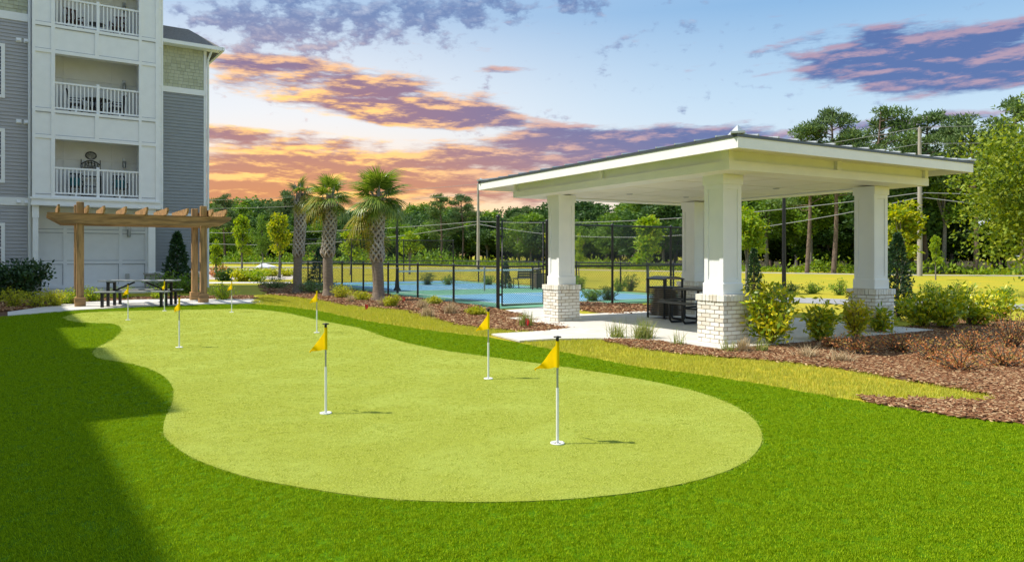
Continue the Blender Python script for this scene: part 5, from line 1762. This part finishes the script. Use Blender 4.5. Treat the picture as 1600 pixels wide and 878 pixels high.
# ------------------------------------------------------------------ palms
def frond_mesh(seed, L, droop, lm, petiole=0.5, nleaf=34):
    """fan leaf: petiole, then leaflets radiating from a bent midrib"""
    rr = random.Random(seed)
    mb = MB()
    pet = [Vector((0, 0, 0)), Vector((petiole * 0.5, 0, petiole * 0.10)), Vector((petiole, 0, petiole * 0.10 - droop * 0.05))]
    mb.tube(pet, [0.024, 0.018, 0.014], 5, cap=False)
    base = pet[-1]
    for i in range(nleaf):
        q = i / (nleaf - 1) * 2 - 1
        a_ = q * 2.1
        # costapalmate: outer leaflets start farther back
        st = base + Vector((0.22 * L * (1 - abs(q)) ** 1.0, 0.0, -droop * 0.10 * (1 - abs(q))))
        ln_ = L * (0.62 + 0.38 * math.cos(a_ * 0.6)) * rr.uniform(0.86, 1.05)
        d = Vector((math.cos(a_), math.sin(a_), rr.uniform(-0.06, 0.12) + 0.18 * abs(q)))
        d.normalize()
        n_ = 5
        prev = None
        w0 = 0.030
        for k in range(n_ + 1):
            s_ = k / n_
            p = st + d * ln_ * s_ + Vector((0, 0, -droop * ln_ * (s_ ** 2.0) * (0.35 + 0.55 * (1 - 0.4 * abs(q)))))
            sd_ = d.cross(Vector((0, 0, 1))).normalized()
            w = w0 * (0.35 + 1.3 * s_ if s_ < 0.45 else (1 - s_) * 1.7 + 0.03)
            cur = (p - sd_ * w / 1.0, p + Vector((0, 0, -w * 0.35)), p + sd_ * w / 1.0)
            if prev:
                mb.add([prev[0], prev[1], prev[2], cur[0], cur[1], cur[2]], [(0, 1, 4, 3), (1, 2, 5, 4)], True)
            prev = cur
    me = mb.mesh('frond')
    me.materials.append(lm)
    return me


FR_UP = [frond_mesh(1 + i, 0.78, d_, LF_PALM) for i, d_ in enumerate((0.3, 0.6, 0.95))]
FR_DN = [frond_mesh(11 + i, 0.85, d_, m_) for i, (d_, m_) in enumerate(((1.0, LF_PALM), (1.2, LF_PALMY)))]
FR_BROWN = frond_mesh(31, 0.7, 0.9, LF_DRY, 0.4, 22)
FR_DEAD = [frond_mesh(21, 0.75, 1.0, LF_PALMY, 0.45, 26)]


def palm(p, hb, hl, ht, r, label, spec, seed, lean=0.0, crown=1.0):
    """hb: top of the bare trunk, hl: top of the lattice of leaf bases, ht: crown centre"""
    rr = random.Random(seed)
    t_ = thing('palm_tree', label, 'palm tree', p, 0, 'cabbage palms')
    ax = lambda z: Vector((lean * z / ht + 0.03 * math.sin(z * 2 + seed), 0, z))
    a = MB()
    zs = np.linspace(-0.05, ht, 22)
    rad = []
    for z in zs:
        k = r * (1.0 + 0.35 * max(0, 1 - z / 0.45) ** 2) * (1 - 0.10 * z / ht)
        if z > hb:
            k = r * 0.86
        rad.append(k * rr.uniform(0.97, 1.03))
    a.tube([ax(z) for z in zs], rad, 16); a.build('trunk', PALMT, t_)
    b_ = MB()
    rows = int((hl - hb) / 0.115)
    for i in range(rows):
        z = hb + 0.115 * i
        nbt = 8
        for k in range(nbt):
            an = 6.283 * (k + 0.5 * (i % 2)) / nbt + rr.uniform(-0.05, 0.05)
            c_ = ax(z)
            rd = Vector((math.cos(an), math.sin(an), 0))
            tg = Vector((-math.sin(an), math.cos(an), 0))
            k_ = r * 0.84
            ex = rr.uniform(0.05, 0.085) * (1.3 if i == 0 else 1)
            for sgn in (-1, 1):
                # crossed split of an old leaf stalk
                p0 = c_ + rd * k_ + tg * (sgn * 0.10 * r / 0.2) + Vector((0, 0, -0.04))
                p1 = c_ + rd * (k_ + ex) + tg * (sgn * 0.02) + Vector((0, 0, 0.12))
                p2 = c_ + rd * (k_ + ex * 1.15) + tg * (-sgn * 0.035 * r / 0.2) + Vector((0, 0, 0.21 + rr.uniform(-0.02, 0.04)))
                b_.tube([p0, p1, p2], [0.026, 0.032, 0.014], 4, smooth=False, cap=True)
    tag(b_.build('leaf_base_lattice', BOOTM, t_), kind='stuff')
    for i in range(12):
        # stalk stubs under the crown
        an = rr.uniform(0, 6.28); z = rr.uniform(hl - 0.1, ht - 0.1)
        c_ = ax(z); rd = Vector((math.cos(an), math.sin(an), 0))
        q = MB(); q.tube([c_ + rd * r * 0.6, c_ + rd * (r + 0.08) + Vector((0, 0, 0.3)), c_ + rd * (r + 0.14) + Vector((0, 0, 0.5))], [0.03, 0.02, 0.01], 5); q.build('leaf_stalk', BOOTM, t_)
    n = spec.get('n', 24)
    for i in range(n):
        an = i * 2.39996 + rr.uniform(-0.2, 0.2)
        el_ = R(82 - 112 * (i / n) ** 0.9 + rr.uniform(-14, 14))
        me = rr.choice(FR_UP) if el_ > R(12) else rr.choice(FR_UP[1:] + FR_DN[:1])
        o = obj('frond', me, None, t_, ax(ht - 0.30 * (i / n)))
        o.rotation_euler = (rr.uniform(-0.3, 0.3), -el_, an)
        s_ = crown * rr.uniform(0.85, 1.1)
        o.scale = (s_, s_, s_)
    for i in range(5):                          # withered fronds hanging under the crown
        o = obj('frond', FR_BROWN, None, t_, ax(ht - 0.35 - 0.06 * i))
        o.rotation_euler = (rr.uniform(-0.2, 0.2), R(rr.uniform(55, 85)), rr.uniform(0, 6.28))
        s_ = rr.uniform(0.45, 0.65)
        o.scale = (s_, s_ * 0.6, s_)
    for an, el_, z, me, s_ in spec.get('extra', []):
        o = obj('frond', me, None, t_, ax(z)); o.rotation_euler = (0.1, -R(el_), R(an)); o.scale = (s_, s_, s_)
    return t_


palm(gp(590, 471), 1.34, 2.95, 3.52, 0.19, 'largest palm with full fan crown and a hanging yellow frond', dict(n=30, extra=[(178, 0, 2.95, FR_DN[1], 0.85), (195, -15, 2.9, FR_DN[1], 0.9), (165, -25, 2.85, FR_DN[1], 0.8), (-40, -70, 2.55, FR_DEAD[0], 0.8), (-62, -76, 2.45, FR_DEAD[0], 0.9), (-20, -74, 2.5, FR_DEAD[0], 0.8)]), 1, 0.0, 0.80)
palm(gp(512, 464), 1.50, 3.35, 3.72, 0.185, 'middle palm with drooping golden fronds on its left', dict(n=15, extra=[(180, 5, 3.6, FR_DN[1], 0.75), (200, -12, 3.5, FR_DN[1], 0.8), (165, -25, 3.45, FR_DN[1], 0.75), (188, -50, 3.4, FR_DEAD[0], 0.7), (10, 20, 3.6, FR_UP[2], 0.65)]), 2, 0.10, 0.74)
palm(gp(465, 458), 1.50, 3.70, 4.05, 0.175, 'left palm, slim, with ragged folded crown', dict(n=6, extra=[(0, 30, 4.05, FR_DN[0], 0.75), (-25, 5, 3.95, FR_DN[1], 0.7), (20, -10, 3.9, FR_DN[0], 0.7), (-90, -40, 3.8, FR_DEAD[0], 0.6), (175, -60, 3.8, FR_DEAD[0], 0.55)]), 3, 0.12, 0.62)

# ------------------------------------------------------------------ turf, lawn and mulch pieces
nr = np.random.default_rng(2024)


def tuft_mesh(name, n, rad, h, w, m, lean=0.6, seed=1, verts=3):
    q = np.random.default_rng(seed)
    an = q.uniform(0, 6.283, n); rr_ = rad * np.sqrt(q.uniform(0, 1, n))
    b_ = np.stack([np.cos(an) * rr_, np.sin(an) * rr_, np.zeros(n)], 1)
    a2 = q.uniform(0, 6.283, n)
    s_ = np.stack([-np.sin(a2), np.cos(a2), np.zeros(n)], 1) * w / 2
    hh = h * q.uniform(0.6, 1.15, n)
    tip = b_ + np.stack([np.cos(a2) * hh * lean * q.uniform(0.1, 1, n), np.sin(a2) * hh * lean * q.uniform(0.1, 1, n), hh], 1)
    V = np.stack([b_ - s_, b_ + s_, tip], 1)
    return quads(name, V, m)


def sample(poly, bands, holes=(), margin=1.6):
    """random points in a ground outline, thinner with distance; only round what the camera can see"""
    out, scl = [], []
    for d0, d1, dens, sc in bands:
        x0, x1 = -0.70 * d1 - margin, 0.70 * d1 + margin
        n = int((x1 - x0) * (d1 - d0) * dens)
        P = np.stack([nr.uniform(x0, x1, n), nr.uniform(d0, d1, n)], 1)
        k = (np.abs(P[:, 0]) < 0.70 * P[:, 1] + margin)
        P = P[k]
        P = P[inpoly(P, poly)]
        for hpoly in holes:
            P = P[~inpoly(P, hpoly)]
        out.append(P); scl.append(np.full(len(P), sc))
    return np.concatenate(out), np.concatenate(scl)


FR_BLADE = leafmat('fringe_blade', [(0.05, 0.105, 0.0003), (0.17, 0.285, 0.0008), (0.27, 0.40, 0.002), (0.12, 0.215, 0.0005), (0.40, 0.53, 0.012)], 0.25, rough=0.6, spec=0.08, mottle=(1.6, (0.22, 0.35, 0.003), 0.35))
LAWN_BLADE = leafmat('lawn_blade', [(0.126, 0.2134, 0.008), (0.378, 0.4462, 0.03), (0.594, 0.5626, 0.09), (0.234, 0.3104, 0.015), (0.27, 0.2037, 0.06)], 0.3, mottle=(1.8, (0.50, 0.46, 0.06), 0.5))
PUTT_BLADE = leafmat('putting_blade', [(0.1149, 0.1708, 0.011), (0.2985, 0.3644, 0.0385), (0.666, 0.6834, 0.187), (0.2181, 0.2847, 0.022), (0.4823, 0.5239, 0.099)], 0.25, rough=0.6, spec=0.08, mottle=(2.2, (0.50, 0.54, 0.13), 0.55))
tf = tuft_mesh('turf_tuft', 26, 0.034, 0.0135, 0.0040, FR_BLADE, 1.0, 5)
P, s_ = sample(TURF, [(2.6, 5, 1500, 1.0), (5, 7, 1100, 1.1), (7, 10, 700, 1.25), (10, 15, 400, 1.5), (15, 24, 200, 1.8)], [GREEN])
scatter('turf_pile', np.column_stack([P, np.full(len(P), 0.011)]), nr.uniform(0, 6.28, len(P)), s_ * nr.uniform(0.85, 1.15, len(P)), tf, 'dense dark green artificial turf round the putting green', 'turf')
tp = tuft_mesh('green_tuft', 16, 0.035, 0.007, 0.0035, PUTT_BLADE, 1.6, 6)
P, s_ = sample(GREEN, [(3.5, 6, 900, 1.0), (6, 9, 600, 1.2), (9, 13, 300, 1.5), (13, 17, 150, 1.9), (17, 22, 80, 2.3)])
scatter('green_pile', np.column_stack([P, np.full(len(P), 0.019)]), nr.uniform(0, 6.28, len(P)), s_ * nr.uniform(0.85, 1.2, len(P)), tp, 'short pale green pile of the putting surface', 'turf')
LAWN1 = [gp(*q)[:2] for q in [(1564, 622), (1555, 628), (1465, 629), (1350, 623), (1300, 621), (1200, 603), (1100, 587), (1000, 574), (900, 555), (850, 544), (813, 536), (860, 533), (935, 532), (1000, 547), (1060, 554), (1120, 559), (1210, 566), (1312, 578), (1390, 592), (1480, 607)]]
LAWN2 = [gp(*q)[:2] for q in [(767, 525), (760, 527), (690, 519), (620, 509), (560, 499), (500, 486), (440, 478), (395, 474), (405, 463), (424, 462.5), (462, 466), (503, 471), (539, 479), (575, 482), (640, 488), (672, 498), (720, 510), (767, 516), (841, 521)]]
lt_ = tuft_mesh('lawn_tuft', 12, 0.05, 0.045, 0.006, LAWN_BLADE, 0.9, 7)
P1, s1 = sample(LAWN1, [(7, 11, 420, 1.0), (11, 16, 280, 1.2)])
P2, s2 = sample(LAWN2, [(12, 17, 320, 1.4), (17, 28, 160, 1.8)])
P, s_ = np.concatenate([P1, P2]), np.concatenate([s1, s2])
scatter('lawn_grass', np.column_stack([P, np.full(len(P), 0.001)]), nr.uniform(0, 6.28, len(P)), s_ * nr.uniform(0.7, 1.2, len(P)), lt_, 'yellow green lawn grass between turf and mulch beds', 'lawn')
CHIP = leafmat('mulch_chip', [(0.04, 0.0152, 0.006), (0.2, 0.0855, 0.0375), (0.34, 0.171, 0.0825), (0.09, 0.0342, 0.0135), (0.6, 0.4085, 0.225)], 0.0, rough=0.9)


def chip_mesh(name, n, rad, L, seed):
    q = np.random.default_rng(seed)
    mb = MB()
    for i in range(n):
        a_ = q.uniform(0, 6.283); c_ = Vector((rad * q.normal() * 0.6, rad * q.normal() * 0.6, q.uniform(0.004, 0.02)))
        d = Vector((math.cos(a_), math.sin(a_), q.uniform(-0.35, 0.35))) * (L * q.uniform(0.4, 1.1) / 2)
        mb.bar(c_ - d, c_ + d, L * q.uniform(0.12, 0.3), L * q.uniform(0.06, 0.14))
    me = mb.mesh(name); me.materials.append(CHIP)
    return me


cm = chip_mesh('mulch_chips', 14, 0.09, 0.075, 4)
P1, s1 = sample(BED_R, [(6.5, 12, 150, 1.0), (12, 17, 90, 1.15)])
P2, s2 = sample(BED_L, [(13, 19, 60, 1.4), (19, 40, 22, 1.9)])
P3, s3 = sample(BED_B, [(15, 26, 26, 1.8)])
P4, s4 = sample(BED_P, [(18, 30, 22, 1.9)])
P = np.concatenate([P1, P2, P3, P4]); s_ = np.concatenate([s1, s2, s3, s4])
scatter('mulch', np.column_stack([P, np.full(len(P), 0.018)]), nr.uniform(0, 6.28, len(P)), s_ * nr.uniform(0.8, 1.2, len(P)), cm, 'reddish brown bark mulch in the planting beds', 'mulch')
